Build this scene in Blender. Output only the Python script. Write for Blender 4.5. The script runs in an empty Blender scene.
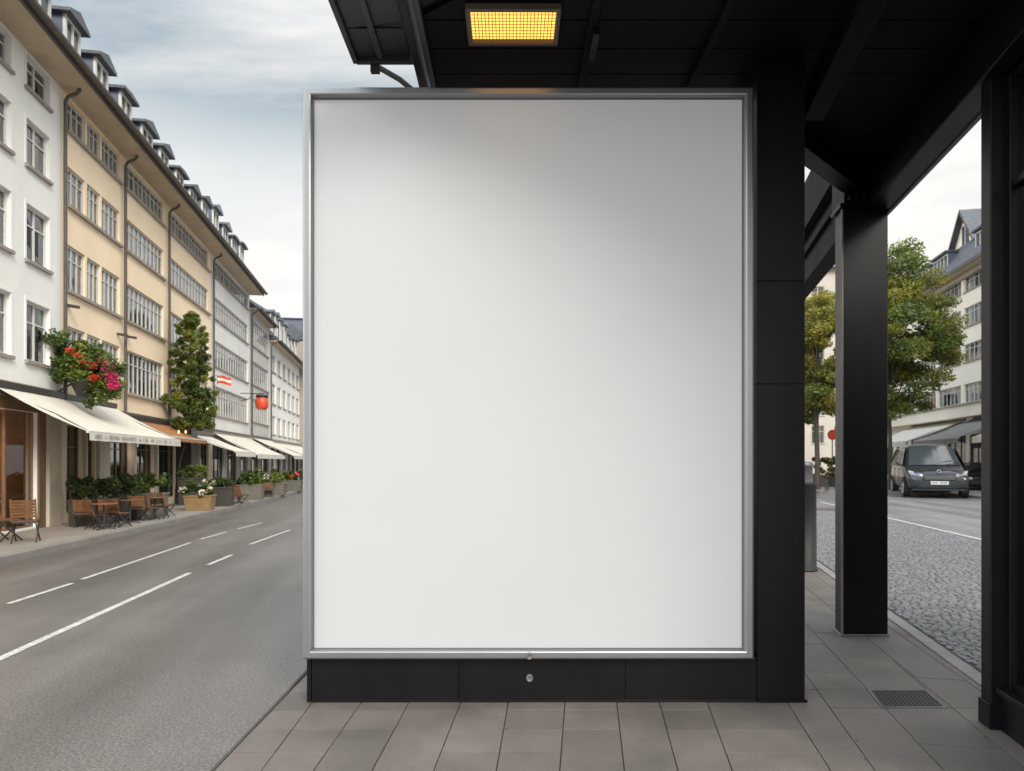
import bpy, bmesh, math, random
from mathutils import Vector, Matrix
R = math.radians
random.seed(7)
scene = bpy.context.scene
COL = scene.collection

# ------------------------------------------------------------------ camera, world, sun, exposure
F = 700.0; H = 1.65
cam_d = bpy.data.cameras.new('camera'); cam = bpy.data.objects.new('camera', cam_d); COL.objects.link(cam)
cam.location = (0, 0, H); cam.rotation_euler = (R(90), 0, 0)
cam_d.sensor_width = 36; cam_d.lens = F/1024*36; cam_d.shift_y = 75.5/1024
cam_d.clip_start = .05; cam_d.clip_end = 3000
cam_d.dof.use_dof = True; cam_d.dof.focus_distance = 4.9; cam_d.dof.aperture_fstop = 3.6
scene.camera = cam
SUN_EL, SUN_AZ = 35.0, 151.0          # azimuth clockwise from +Y: behind the camera, to the right
world = bpy.data.worlds.new('World'); scene.world = world; world.use_nodes = True
def build_world():
    nt = world.node_tree; nt.nodes.clear(); N = nt.nodes.new; L = nt.links.new
    out = N('ShaderNodeOutputWorld'); bg = N('ShaderNodeBackground'); bg.inputs['Strength'].default_value = .1
    sky = N('ShaderNodeTexSky'); sky.sky_type = 'NISHITA'; sky.sun_disc = False
    sky.sun_elevation = R(SUN_EL); sky.sun_rotation = R(SUN_AZ); sky.air_density = 1.3; sky.dust_density = 3.5; sky.ozone_density = 1.6
    tc = N('ShaderNodeTexCoord'); sep = N('ShaderNodeSeparateXYZ'); L(tc.outputs['Generated'], sep.inputs[0])
    add = N('ShaderNodeMath'); add.operation = 'ADD'; add.inputs[1].default_value = .22; L(sep.outputs['Z'], add.inputs[0])
    mx = N('ShaderNodeMath'); mx.operation = 'MAXIMUM'; mx.inputs[1].default_value = .05; L(add.outputs[0], mx.inputs[0])
    dx = N('ShaderNodeMath'); dx.operation = 'DIVIDE'; L(sep.outputs['X'], dx.inputs[0]); L(mx.outputs[0], dx.inputs[1])
    dy = N('ShaderNodeMath'); dy.operation = 'DIVIDE'; L(sep.outputs['Y'], dy.inputs[0]); L(mx.outputs[0], dy.inputs[1])
    cb = N('ShaderNodeCombineXYZ'); L(dx.outputs[0], cb.inputs[0]); L(dy.outputs[0], cb.inputs[1])
    mp = N('ShaderNodeMapping'); mp.inputs['Rotation'].default_value = (0, 0, R(35)); mp.inputs['Scale'].default_value = (1.0, 1.9, 1); mp.inputs['Location'].default_value = (3.1, 1.4, 0)
    L(cb.outputs[0], mp.inputs[0])
    n1 = N('ShaderNodeTexNoise'); n1.inputs['Scale'].default_value = .75; n1.inputs['Detail'].default_value = 9; n1.inputs['Roughness'].default_value = .56; n1.inputs['Distortion'].default_value = .5
    L(mp.outputs[0], n1.inputs['Vector'])
    cr = N('ShaderNodeValToRGB'); cr.color_ramp.elements[0].position = .47; cr.color_ramp.elements[1].position = .64
    cr.color_ramp.elements[0].color = (.12, .12, .12, 1); cr.color_ramp.elements[1].color = (.97, .97, .97, 1)
    L(n1.outputs['Fac'], cr.inputs[0])
    # cloud veil thickens toward the horizon
    hz = N('ShaderNodeMapRange'); hz.inputs['From Min'].default_value = .47; hz.inputs['From Max'].default_value = .32; hz.inputs['To Min'].default_value = 0; hz.inputs['To Max'].default_value = .92
    L(sep.outputs['Z'], hz.inputs['Value'])
    m2 = N('ShaderNodeMath'); m2.operation = 'MAXIMUM'; L(cr.outputs[0], m2.inputs[0]); L(hz.outputs[0], m2.inputs[1])
    n2 = N('ShaderNodeTexNoise'); n2.inputs['Scale'].default_value = 2.1; n2.inputs['Detail'].default_value = 7; L(mp.outputs[0], n2.inputs['Vector'])
    cc = N('ShaderNodeValToRGB'); cc.color_ramp.elements[0].position = .3; cc.color_ramp.elements[1].position = .72
    cc.color_ramp.elements[0].color = (.76, .765, .76, 1); cc.color_ramp.elements[1].color = (.945, .91, .855, 1); L(n2.outputs['Fac'], cc.inputs[0])
    sc = N('ShaderNodeVectorMath'); sc.operation = 'SCALE'; sc.inputs['Scale'].default_value = CLOUD; L(cc.outputs[0], sc.inputs[0])
    ds = N('ShaderNodeHueSaturation'); ds.inputs['Saturation'].default_value = .72; L(sky.outputs[0], ds.inputs['Color'])
    mix = N('ShaderNodeMix'); mix.data_type = 'RGBA'; L(m2.outputs[0], mix.inputs[0]); tn = N('ShaderNodeVectorMath'); tn.operation = 'MULTIPLY'; tn.inputs[1].default_value = (.84, .92, .86); L(ds.outputs[0], tn.inputs[0]); L(tn.outputs[0], mix.inputs[6]); L(sc.outputs[0], mix.inputs[7])
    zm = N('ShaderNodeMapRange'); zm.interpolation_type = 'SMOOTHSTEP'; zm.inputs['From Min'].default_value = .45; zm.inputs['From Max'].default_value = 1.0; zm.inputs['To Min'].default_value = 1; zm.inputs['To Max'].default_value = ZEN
    L(sep.outputs['Z'], zm.inputs['Value']); zs = N('ShaderNodeVectorMath'); zs.operation = 'SCALE'; L(mix.outputs[2], zs.inputs[0]); L(zm.outputs[0], zs.inputs['Scale'])   # overcast veil is brighter overhead, boosted out of view to light the facades
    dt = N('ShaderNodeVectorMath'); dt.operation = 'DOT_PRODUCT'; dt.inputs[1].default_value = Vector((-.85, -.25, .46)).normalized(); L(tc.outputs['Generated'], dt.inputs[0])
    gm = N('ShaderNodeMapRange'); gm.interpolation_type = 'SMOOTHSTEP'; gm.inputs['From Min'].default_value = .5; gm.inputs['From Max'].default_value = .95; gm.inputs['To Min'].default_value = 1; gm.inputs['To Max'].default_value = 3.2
    L(dt.outputs['Value'], gm.inputs['Value']); gs = N('ShaderNodeVectorMath'); gs.operation = 'SCALE'; L(zs.outputs[0], gs.inputs[0]); L(gm.outputs[0], gs.inputs['Scale'])   # added sky glow, unseen at left behind the camera, to light the cream building
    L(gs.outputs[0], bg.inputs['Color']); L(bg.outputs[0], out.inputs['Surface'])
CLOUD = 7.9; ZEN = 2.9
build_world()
sd = bpy.data.lights.new('sun', 'SUN'); sd.energy = 1.9; sd.angle = R(24); sd.color = (1, .94, .85)
sun = bpy.data.objects.new('sun', sd); COL.objects.link(sun)
sv = Vector((math.sin(R(SUN_AZ))*math.cos(R(SUN_EL)), math.cos(R(SUN_AZ))*math.cos(R(SUN_EL)), math.sin(R(SUN_EL))))
sun.rotation_euler = sv.to_track_quat('Z', 'Y').to_euler()
sun.location = (20, -30, 40)
scene.view_settings.view_transform = 'Standard'; scene.view_settings.look = 'None'
scene.view_settings.gamma = 1; scene.view_settings.exposure = 0.64
scene.render.engine = 'CYCLES'

# ------------------------------------------------------------------ materials
def nmat(name):
    m = bpy.data.materials.new(name); m.use_nodes = True
    nt = m.node_tree; b = nt.nodes['Principled BSDF']
    return m, nt, b
def pmat(name, col, rough=.6, var=.12, scale=3.0, bump=.0, bscale=40, metal=0, stretch=(1, 1, 1), tint=None, rvar=.1, attr=None, orand=0, spec=.5, fine=.0, fscale=200):
    m, nt, b = nmat(name); N = nt.nodes.new; L = nt.links.new
    g = N('ShaderNodeNewGeometry'); mp = N('ShaderNodeMapping'); mp.inputs['Scale'].default_value = stretch; L(g.outputs['Position'], mp.inputs[0])
    n = N('ShaderNodeTexNoise'); n.inputs['Scale'].default_value = scale; n.inputs['Detail'].default_value = 8; n.inputs['Roughness'].default_value = .6; L(mp.outputs[0], n.inputs['Vector'])
    r = N('ShaderNodeValToRGB'); r.color_ramp.elements[0].position = .28; r.color_ramp.elements[1].position = .72
    t = tint or col
    r.color_ramp.elements[0].color = (t[0]*(1-var), t[1]*(1-var), t[2]*(1-var), 1)
    r.color_ramp.elements[1].color = (min(1, col[0]*(1+var)), min(1, col[1]*(1+var)), min(1, col[2]*(1+var)), 1)
    L(n.outputs['Fac'], r.inputs[0]); c = r.outputs[0]
    def mul(c, src, lo, hi):
        mr = N('ShaderNodeMapRange'); mr.inputs['To Min'].default_value = lo; mr.inputs['To Max'].default_value = hi; L(src, mr.inputs['Value'])
        v = N('ShaderNodeVectorMath'); v.operation = 'SCALE'; L(c, v.inputs[0]); L(mr.outputs[0], v.inputs['Scale']); return v.outputs[0]
    if fine:
        n3 = N('ShaderNodeTexNoise'); n3.inputs['Scale'].default_value = fscale; n3.inputs['Detail'].default_value = 2; L(g.outputs['Position'], n3.inputs['Vector'])
        mr = N('ShaderNodeMapRange'); mr.inputs['From Min'].default_value = .3; mr.inputs['From Max'].default_value = .7; mr.inputs['To Min'].default_value = 1-fine; mr.inputs['To Max'].default_value = 1+fine; L(n3.outputs['Fac'], mr.inputs['Value'])
        v = N('ShaderNodeVectorMath'); v.operation = 'SCALE'; L(c, v.inputs[0]); L(mr.outputs[0], v.inputs['Scale']); c = v.outputs[0]
    if attr:
        a = N('ShaderNodeAttribute'); a.attribute_name = attr; c = mul(c, a.outputs['Fac'], .72, 1.28)
    if orand:
        oi = N('ShaderNodeObjectInfo'); c = mul(c, oi.outputs['Random'], 1-orand, 1+orand)
    L(c, b.inputs['Base Color'])
    mr = N('ShaderNodeMapRange'); mr.inputs['To Min'].default_value = max(0, rough-rvar); mr.inputs['To Max'].default_value = min(1, rough+rvar); L(n.outputs['Fac'], mr.inputs['Value']); L(mr.outputs[0], b.inputs['Roughness'])
    b.inputs['Metallic'].default_value = metal; b.inputs['Specular IOR Level'].default_value = spec
    if bump:
        n2 = N('ShaderNodeTexNoise'); n2.inputs['Scale'].default_value = bscale; n2.inputs['Detail'].default_value = 4; L(g.outputs['Position'], n2.inputs['Vector'])
        bp = N('ShaderNodeBump'); bp.inputs['Strength'].default_value = bump; bp.inputs['Distance'].default_value = .01; L(n2.outputs['Fac'], bp.inputs['Height']); L(bp.outputs[0], b.inputs['Normal'])
    return m
def glassmat(name, tint=(.75, .8, .82), ior=1.5, rough=.02):
    m = bpy.data.materials.new(name); m.use_nodes = True; nt = m.node_tree; nt.nodes.clear(); N = nt.nodes.new; L = nt.links.new
    o = N('ShaderNodeOutputMaterial'); t = N('ShaderNodeBsdfTransparent'); t.inputs[0].default_value = (*tint, 1)
    g = N('ShaderNodeBsdfGlossy'); g.inputs['Roughness'].default_value = rough; g.inputs[0].default_value = (.95, .97, 1, 1)
    f = N('ShaderNodeFresnel'); f.inputs[0].default_value = ior
    ge = N('ShaderNodeNewGeometry'); n = N('ShaderNodeTexNoise'); n.inputs['Scale'].default_value = 1.2; L(ge.outputs['Position'], n.inputs['Vector'])
    bp = N('ShaderNodeBump'); bp.inputs['Strength'].default_value = .06; bp.inputs['Distance'].default_value = .05; L(n.outputs['Fac'], bp.inputs['Height']); L(bp.outputs[0], g.inputs['Normal'])
    m2 = N('ShaderNodeMath'); m2.operation = 'MULTIPLY_ADD'; m2.inputs[1].default_value = 1.0; m2.inputs[2].default_value = .10; L(f.outputs[0], m2.inputs[0])
    mx = N('ShaderNodeMixShader'); L(m2.outputs[0], mx.inputs[0]); L(t.outputs[0], mx.inputs[1]); L(g.outputs[0], mx.inputs[2]); L(mx.outputs[0], o.inputs[0])
    return m
def emat(name, col, s):
    m, nt, b = nmat(name); b.inputs['Base Color'].default_value = (*col, 1); b.inputs['Emission Color'].default_value = (*col, 1); b.inputs['Emission Strength'].default_value = s
    return m
def leafmat(name, col, tr=.35):
    m = bpy.data.materials.new(name); m.use_nodes = True; nt = m.node_tree; nt.nodes.clear(); N = nt.nodes.new; L = nt.links.new
    o = N('ShaderNodeOutputMaterial'); p = N('ShaderNodeBsdfPrincipled'); p.inputs['Roughness'].default_value = .5
    t = N('ShaderNodeBsdfTranslucent'); g = N('ShaderNodeNewGeometry'); n = N('ShaderNodeTexNoise'); n.inputs['Scale'].default_value = 1.3; n.inputs['Detail'].default_value = 5; L(g.outputs['Position'], n.inputs['Vector'])
    r = N('ShaderNodeValToRGB'); r.color_ramp.elements[0].position = .35; r.color_ramp.elements[1].position = .68
    r.color_ramp.elements[0].color = (col[0]*.55, col[1]*.62, col[2]*.7, 1); r.color_ramp.elements[1].color = (col[0]*1.5, col[1]*1.35, col[2]*1.1, 1)
    L(n.outputs['Fac'], r.inputs[0]); L(r.outputs[0], p.inputs['Base Color'])
    L(r.outputs[0], t.inputs[0]); mx = N('ShaderNodeMixShader'); mx.inputs[0].default_value = tr; L(p.outputs[0], mx.inputs[1]); L(t.outputs[0], mx.inputs[2]); L(mx.outputs[0], o.inputs[0])
    return m

def asphalt(name, col, ang, seed):
    m, nt, b = nmat(name); N = nt.nodes.new; L = nt.links.new
    g = N('ShaderNodeNewGeometry')
    mp = N('ShaderNodeMapping'); mp.vector_type = 'TEXTURE'; mp.inputs['Rotation'].default_value = (0, 0, ang); mp.inputs['Scale'].default_value = (.8, 9, 1); mp.inputs['Location'].default_value = (seed, 0, 0); L(g.outputs['Position'], mp.inputs[0])
    tr = N('ShaderNodeTexNoise'); tr.inputs['Scale'].default_value = 1; tr.inputs['Detail'].default_value = 4; L(mp.outputs[0], tr.inputs['Vector'])
    big = N('ShaderNodeTexNoise'); big.inputs['Scale'].default_value = .9; big.inputs['Detail'].default_value = 8; L(g.outputs['Position'], big.inputs['Vector'])
    fi = N('ShaderNodeTexNoise'); fi.inputs['Scale'].default_value = 62; fi.inputs['Detail'].default_value = 3; fi.inputs['Roughness'].default_value = .75; L(g.outputs['Position'], fi.inputs['Vector'])
    vo = N('ShaderNodeTexVoronoi'); vo.inputs['Scale'].default_value = 120; L(g.outputs['Position'], vo.inputs['Vector'])
    def rng(src, a, bb, lo, hi):
        mr = N('ShaderNodeMapRange'); mr.inputs['From Min'].default_value = a; mr.inputs['From Max'].default_value = bb; mr.inputs['To Min'].default_value = lo; mr.inputs['To Max'].default_value = hi; L(src, mr.inputs['Value']); return mr.outputs[0]
    def mult(a, c):
        x = N('ShaderNodeMath'); x.operation = 'MULTIPLY'; L(a, x.inputs[0]); L(c, x.inputs[1]); return x.outputs[0]
    k = mult(rng(tr.outputs['Fac'], .35, .65, .78, 1.18), rng(big.outputs['Fac'], .3, .7, .88, 1.12))
    k = mult(k, rng(fi.outputs['Fac'], .32, .68, .3, 1.8)); 
    sp = N('ShaderNodeSeparateColor'); L(vo.outputs['Color'], sp.inputs[0]); k = mult(k, rng(sp.outputs[0], 0, 1, .75, 1.25))
    v = N('ShaderNodeVectorMath'); v.operation = 'SCALE'; v.inputs[0].default_value = col; L(k, v.inputs['Scale']); L(v.outputs[0], b.inputs['Base Color'])
    b.inputs['Specular IOR Level'].default_value = .8
    L(rng(tr.outputs['Fac'], .3, .7, .38, .50), b.inputs['Roughness'])
    bp = N('ShaderNodeBump'); bp.inputs['Strength'].default_value = .28; bp.inputs['Distance'].default_value = .006; L(fi.outputs['Fac'], bp.inputs['Height']); L(bp.outputs[0], b.inputs['Normal'])
    return m

M = {}
M['asphalt'] = asphalt('worn_asphalt', (.108, .096, .087), R(8), 0)
M['asphalt2'] = asphalt('street_asphalt', (.15, .15, .152), R(-11), 3.3)
M['ground'] = pmat('ground_earth', (.12, .115, .11), .8, .2, 1)
M['slab'] = pmat('paving_slab', (.122, .104, .091), .58, .27, 1.7, .35, 140, attr='tone', fine=.28, fscale=190)
M['joint'] = pmat('joint_sand', (.075, .066, .058), .9, .3, 20)
M['sett'] = pmat('stone_sett', (.135, .135, .137), .42, .2, 9, .35, 90, attr='tone', fine=.15, fscale=150)
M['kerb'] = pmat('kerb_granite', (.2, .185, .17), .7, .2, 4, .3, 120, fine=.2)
M['kerb_light'] = pmat('kerb_stone_pale', (.22, .205, .19), .65, .15, 4, .3, 120, fine=.15)
M['leftpave'] = pmat('pavement_concrete', (.25, .225, .20), .7, .15, 1.4, .2, 80, fine=.2, fscale=120)
M['paint'] = pmat('road_paint', (.44, .42, .40), .6, .3, 9, .3, 150, fine=.4, fscale=90)
M['black'] = pmat('black_painted_steel', (.004, .004, .0056), .42, .2, 2.5, .03, 60, rvar=.1, stretch=(1, 1, .25), spec=.25)
M['blackin'] = pmat('black_ceiling_board', (.003, .003, .0036), .6, .2, 2, spec=.1)
M['greymetal'] = pmat('canopy_grey_metal', (.03, .03, .034), .45, .15, 3)
M['edge'] = pmat('weathered_edge_metal', (.14, .13, .12), .45, .3, 5)
M['alu'] = pmat('brushed_aluminium', (.30, .31, .32), .40, .05, 2, .0, metal=.85, stretch=(1, 1, .3), rvar=.05)
M['gasket'] = pmat('rubber_gasket', (.10, .10, .10), .6)
M['poster'] = pmat('poster_paper', (.345, .35, .362), .5, .02, .8, rvar=.04)
_b = M['poster'].node_tree.nodes['Principled BSDF']; _b.inputs['Emission Color'].default_value = (1, 1, .99, 1); _b.inputs['Emission Strength'].default_value = .10   # city-light poster: evenly backlit sheet
M['glass'] = glassmat('window_glass')
M['glassdark'] = glassmat('shop_glass', (.55, .58, .6))
M['room'] = pmat('dark_room', (.06, .055, .05), .9)
M['warmroom'] = pmat('warm_room', (.085, .045, .02), .8, .3, 3)
M['winframe'] = pmat('white_window_frame', (.62, .61, .585), .5, .06, 5)
M['greyframe'] = pmat('grey_window_frame', (.56, .545, .52), .5, .08, 5)
M['darkframe'] = pmat('dark_frame', (.05, .045, .04), .45, .15, 5)
M['woodframe'] = pmat('brown_frame', (.16, .10, .06), .5, .2, 6)
M['curtain'] = pmat('sheer_curtain', (.66, .64, .61), .9, .12, 4)
M['sill'] = pmat('stone_sill', (.30, .26, .225), .7, .15, 5, .2, 60)
M['white_plaster'] = pmat('white_plaster', (.80, .785, .755), .85, .07, .7, .12, 50, stretch=(1, 1, .35), rvar=.05)
M['orange_plaster'] = pmat('apricot_plaster', (.86, .69, .50), .85, .07, .6, .12, 50, stretch=(1, 1, .3), rvar=.05)
M['grey_plaster'] = pmat('grey_plaster', (.5, .48, .455), .85, .08, .8, .12, 50, stretch=(1, 1, .3))
M['pale_plaster'] = pmat('pale_plaster', (.72, .71, .69), .85, .07, .8, .12, 50, stretch=(1, 1, .3))
M['tan_plaster'] = pmat('tan_plaster', (.34, .29, .25), .85, .08, .8, .12, 50)
M['cream_plaster'] = pmat('cream_plaster', (.88, .80, .68), .85, .05, .5, .1, 50, stretch=(1, 1, .3))
M['sand_plaster'] = pmat('sand_plaster', (.46, .42, .37), .85, .07, .6, .1, 50)
M['soffit'] = pmat('timber_soffit', (.52, .41, .29), .7, .12, 2)
M['stone'] = pmat('shop_pier_stone', (.50, .44, .36), .75, .12, 2, .2, 60)
M['slate'] = pmat('roof_slate', (.085, .09, .105), .5, .3, 5, .6, 26)
M['zinc'] = pmat('zinc_flashing', (.13, .15, .20), .38, .15, 3, metal=.3)
M['gutter'] = pmat('dark_gutter', (.09, .075, .065), .45, .2, 4)
M['awn_cream'] = pmat('cream_canvas', (.62, .58, .51), .9, .05, 2.5, .1, 220)
M['awn_brown'] = pmat('rust_canvas', (.33, .15, .06), .9, .1, 2.5)
M['awn_grey'] = pmat('grey_canvas', (.22, .215, .21), .9, .1, 2.5)
M['ink'] = pmat('faded_lettering', (.22, .20, .18), .8)
M['wood'] = pmat('warm_teak', (.17, .075, .032), .5, .35, 12, orand=.15)
M['woodpale'] = pmat('ochre_timber', (.24, .15, .065), .6, .2, 9)
M['iron'] = pmat('dark_iron', (.03, .028, .026), .5)
M['concrete'] = pmat('planter_concrete', (.13, .12, .10), .8, .15, 5, .3, 70, orand=.2)
M['bark'] = pmat('tree_bark', (.075, .06, .048), .85, .3, 8, .6, 40)
M['leafA'] = leafmat('leaf_deep_green', (.07, .115, .028)); M['leafB'] = leafmat('leaf_mid_green', (.15, .20, .042)); M['leafC'] = leafmat('leaf_yellow_green', (.30, .28, .06), .45)
M['boxleaf'] = leafmat('boxwood_leaf', (.030, .050, .018), .2)
M['red'] = leafmat('flower_red', (.45, .05, .03), .2); M['pink'] = leafmat('flower_magenta', (.50, .04, .17), .2); M['white_fl'] = leafmat('flower_white', (.6, .55, .45), .2)
M['sign_red'] = pmat('red_sign_enamel', (.62, .07, .03), .4, .1, 5); M['sign_orange'] = pmat('orange_enamel', (.62, .17, .06), .5, .1, 5); M['sign_white'] = pmat('white_sign_enamel', (.75, .73, .70), .4)
M['van'] = pmat('van_graphite_paint', (.05, .053, .058), .12, .05, 2, metal=.35, rvar=.03)
M['carblack'] = pmat('car_black_paint', (.015, .017, .02), .22, .05, 2, rvar=.03)
M['rubber'] = pmat('tyre_rubber', (.02, .02, .02), .8)
M['rim'] = pmat('alloy_rim', (.4, .4, .4), .35, metal=.8)
M['plate'] = pmat('number_plate_white', (.6, .6, .58), .5)
M['lens'] = pmat('headlamp_lens', (.55, .58, .62), .15, metal=.4)
M['carglass'] = pmat('car_glass', (.05, .06, .065), .08, .05, 1, rvar=.02, spec=.9)
M['bollard'] = pmat('bollard_grey', (.02, .02, .02), .55, .1, 4, spec=.25); M['bollard_top'] = pmat('bollard_silver', (.12, .12, .125), .45, metal=.3)
M['lampglow'] = emat('amber_lamp', (1, .46, .085), 1.55)
M['pendant'] = emat('pendant_glow', (1, .52, .2), 2.6)
M['trim'] = pmat('lamp_housing', (.10, .08, .06), .4, metal=.3)

# ------------------------------------------------------------------ mesh helpers
class MB:
    def __init__(s): s.v = []; s.f = []; s.m = []; s.mats = []; s.tone = []; s.sm = []
    def mi(s, m):
        if m is None: m = 'black'
        if m not in s.mats: s.mats.append(m)
        return s.mats.index(m)
    def face(s, pts, m=None, smooth=False, tone=.5):
        b = len(s.v); s.v += [tuple(p) for p in pts]; s.f.append(tuple(range(b, b+len(pts)))); s.m.append(s.mi(m)); s.sm.append(smooth); s.tone.append(tone); return s
    def raw(s, vs, fs, m=None, smooth=False, tone=.5):
        b = len(s.v); s.v += [tuple(p) for p in vs]
        for f in fs: s.f.append(tuple(b+i for i in f)); s.m.append(s.mi(m)); s.sm.append(smooth); s.tone.append(tone)
        return s
    def hexa(s, p, m=None, tone=.5):   # 8 points: bottom 4 ccw, top 4 ccw
        return s.raw(p, [(3, 2, 1, 0), (4, 5, 6, 7), (0, 1, 5, 4), (1, 2, 6, 5), (2, 3, 7, 6), (3, 0, 4, 7)], m, False, tone)
    def box(s, x0, x1, y0, y1, z0, z1, m=None, tone=.5):
        return s.hexa([(x0, y0, z0), (x1, y0, z0), (x1, y1, z0), (x0, y1, z0), (x0, y0, z1), (x1, y0, z1), (x1, y1, z1), (x0, y1, z1)], m, tone)
    def prism(s, poly, z0, z1, m=None, top=None, tone=.5, inset=0):
        n = len(poly); b = [(x, y, z0) for x, y in poly]; t = [(x, y, z1) for x, y in poly]
        s.raw(b+t, [tuple(range(n-1, -1, -1))]+[(i, (i+1) % n, n+(i+1) % n, n+i) for i in range(n)], m, False, tone)
        return s.face(t, top or m, tone=tone)
    def bar(s, a, b, w, h=None, m=None, up=(0, 0, 1), cap=True):
        a = Vector(a); b = Vector(b); h = h or w; d = (b-a).normalized(); u = Vector(up)
        if abs(d.dot(u)) > .99: u = Vector((0, 1, 0))
        sx = d.cross(u).normalized()*w/2; sy = sx.cross(d).normalized()*h/2
        return s.hexa([a-sx-sy, a+sx-sy, b+sx-sy, b-sx-sy, a-sx+sy, a+sx+sy, b+sx+sy, b-sx+sy], m)
    def tube(s, pts, r, m=None, n=10, caps=True):
        pts = [Vector(p) for p in pts]; rs = r if isinstance(r, (list, tuple)) else [r]*len(pts)
        rings = []; prev = None
        for i, p in enumerate(pts):
            d = (pts[min(i+1, len(pts)-1)]-pts[max(i-1, 0)]).normalized()
            ref = prev if prev is not None else (Vector((0, 0, 1)) if abs(d.z) < .9 else Vector((1, 0, 0)))
            x = (ref-d*ref.dot(d)).normalized(); prev = x; y = d.cross(x)
            rings.append([p+(x*math.cos(2*math.pi*k/n)+y*math.sin(2*math.pi*k/n))*rs[i] for k in range(n)])
        vs = [q for rg in rings for q in rg]; fs = []
        for i in range(len(rings)-1):
            for k in range(n): fs.append((i*n+k, i*n+(k+1) % n, (i+1)*n+(k+1) % n, (i+1)*n+k))
        s.raw(vs, fs, m, True)
        if caps: s.face(rings[0][::-1], m); s.face(rings[-1], m)
        return s
    def lathe(s, prof, c=(0, 0, 0), m=None, n=24):
        vs = []; fs = []
        for r, z in prof: vs += [(c[0]+r*math.cos(2*math.pi*k/n), c[1]+r*math.sin(2*math.pi*k/n), c[2]+z) for k in range(n)]
        for i in range(len(prof)-1):
            for k in range(n): fs.append((i*n+k, i*n+(k+1) % n, (i+1)*n+(k+1) % n, (i+1)*n+k))
        return s.raw(vs, fs, m, True)
    def build(s, name, parent=None, mat=None, bevel=0, subsurf=0, label=None):
        me = bpy.data.meshes.new(name)
        me.from_pydata(s.v, [], s.f)
        if mat: me.materials.append(M[mat])
        else:
            for k in s.mats: me.materials.append(M[k])
            me.polygons.foreach_set('material_index', s.m)
        me.polygons.foreach_set('use_smooth', s.sm)
        if any(t != .5 for t in s.tone):
            a = me.attributes.new('tone', 'FLOAT', 'FACE'); a.data.foreach_set('value', s.tone)
        me.update()
        o = bpy.data.objects.new(name, me); COL.objects.link(o)
        if parent: o.parent = parent
        if subsurf:
            bm = bmesh.new(); bm.from_mesh(me); bmesh.ops.remove_doubles(bm, verts=bm.verts, dist=.0005); bmesh.ops.recalc_face_normals(bm, faces=bm.faces); bm.to_mesh(me); bm.free()
            md = o.modifiers.new('sub', 'SUBSURF'); md.levels = subsurf; md.render_levels = subsurf
        if bevel:
            bm = bmesh.new(); bm.from_mesh(me); bmesh.ops.remove_doubles(bm, verts=bm.verts, dist=.0003); bm.to_mesh(me); bm.free()
            md = o.modifiers.new('bevel', 'BEVEL'); md.width = bevel; md.segments = 2; md.limit_method = 'ANGLE'; md.harden_normals = False
        if label: o['label'] = label
        return o
def empty(name, loc=(0, 0, 0), rz=0, label=None, cat=None, group=None):
    o = bpy.data.objects.new(name, None); COL.objects.link(o); o.location = loc; o.rotation_euler = (0, 0, rz); o.empty_display_size = .3
    return tag(o, label, cat, group)
def tag(o, label=None, cat=None, group=None):
    if label: o['label'] = label
    if cat: o['category'] = cat
    if group: o['group'] = group
    return o
def struct(o): o['kind'] = 'structure'; return o
def kids(o): return [c for c in bpy.data.objects if c.parent == o]
def copy_tree(o, loc=None, rz=None, label=None, parent=None, scale=None, group=None):
    c = o.copy(); COL.objects.link(c)
    if parent: c.parent = parent
    if loc is not None: c.location = loc
    if rz is not None: c.rotation_euler = (0, 0, rz)
    if scale is not None: c.scale = scale
    if label: c['label'] = label
    if group: c['group'] = group
    for k in kids(o): copy_tree(k, parent=c)
    return c
def G(px, py, z=0.0):     # ground point seen at pixel
    Y = F*(H-z)/(py-461); return Vector(((px-512)*Y/F, Y, z))
def clip(poly, a, b):     # keep the left side of a->b
    out = []; n = len(poly)
    def sd(p): return (b[0]-a[0])*(p[1]-a[1])-(b[1]-a[1])*(p[0]-a[0])
    for i in range(n):
        p, q = poly[i], poly[(i+1) % n]; sp, sq = sd(p), sd(q)
        if sp >= 0: out.append(p)
        if (sp > 0 > sq) or (sp < 0 < sq):
            t = sp/(sp-sq); out.append((p[0]+(q[0]-p[0])*t, p[1]+(q[1]-p[1])*t))
    return out
def area(p): return .5*sum(p[i][0]*p[(i+1) % len(p)][1]-p[(i+1) % len(p)][0]*p[i][1] for i in range(len(p)))
def slab(mb, poly, z, g=.0032, ch=.0016, depth=.02, m='slab', spread=.5):
    if len(poly) < 3: return
    a = area(poly)
    if abs(a) < .002: return
    if a < 0: poly = poly[::-1]
    def inset(poly, d):
        n = len(poly); out = []
        for i in range(n):
            p0 = Vector(poly[i-1]); p1 = Vector(poly[i]); p2 = Vector(poly[(i+1) % n])
            e1 = (p1-p0); e2 = (p2-p1)
            if e1.length < 1e-5 or e2.length < 1e-5: out.append(tuple(p1)); continue
            e1.normalize(); e2.normalize(); n1 = Vector((-e1.y, e1.x)); n2 = Vector((-e2.y, e2.x))
            k = 1+n1.dot(n2); k = max(k, .3); out.append(tuple(p1+(n1+n2)*d/k))
        return out
    A = inset(poly, g); B = inset(poly, g+ch); n = len(poly); t = .5+random.uniform(-spread, spread)
    if t == .5: t = .51
    dz = random.uniform(-.0012, .0012)
    vs = [(x, y, z-depth) for x, y in A]+[(x, y, z-ch*.6+dz) for x, y in A]+[(x, y, z+dz) for x, y in B]
    fs = [(i, (i+1) % n, n+(i+1) % n, n+i) for i in range(n)]+[(n+i, n+(i+1) % n, 2*n+(i+1) % n, 2*n+i) for i in range(n)]+[tuple(range(2*n, 3*n))]
    mb.raw(vs, fs, m, False, t)

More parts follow.
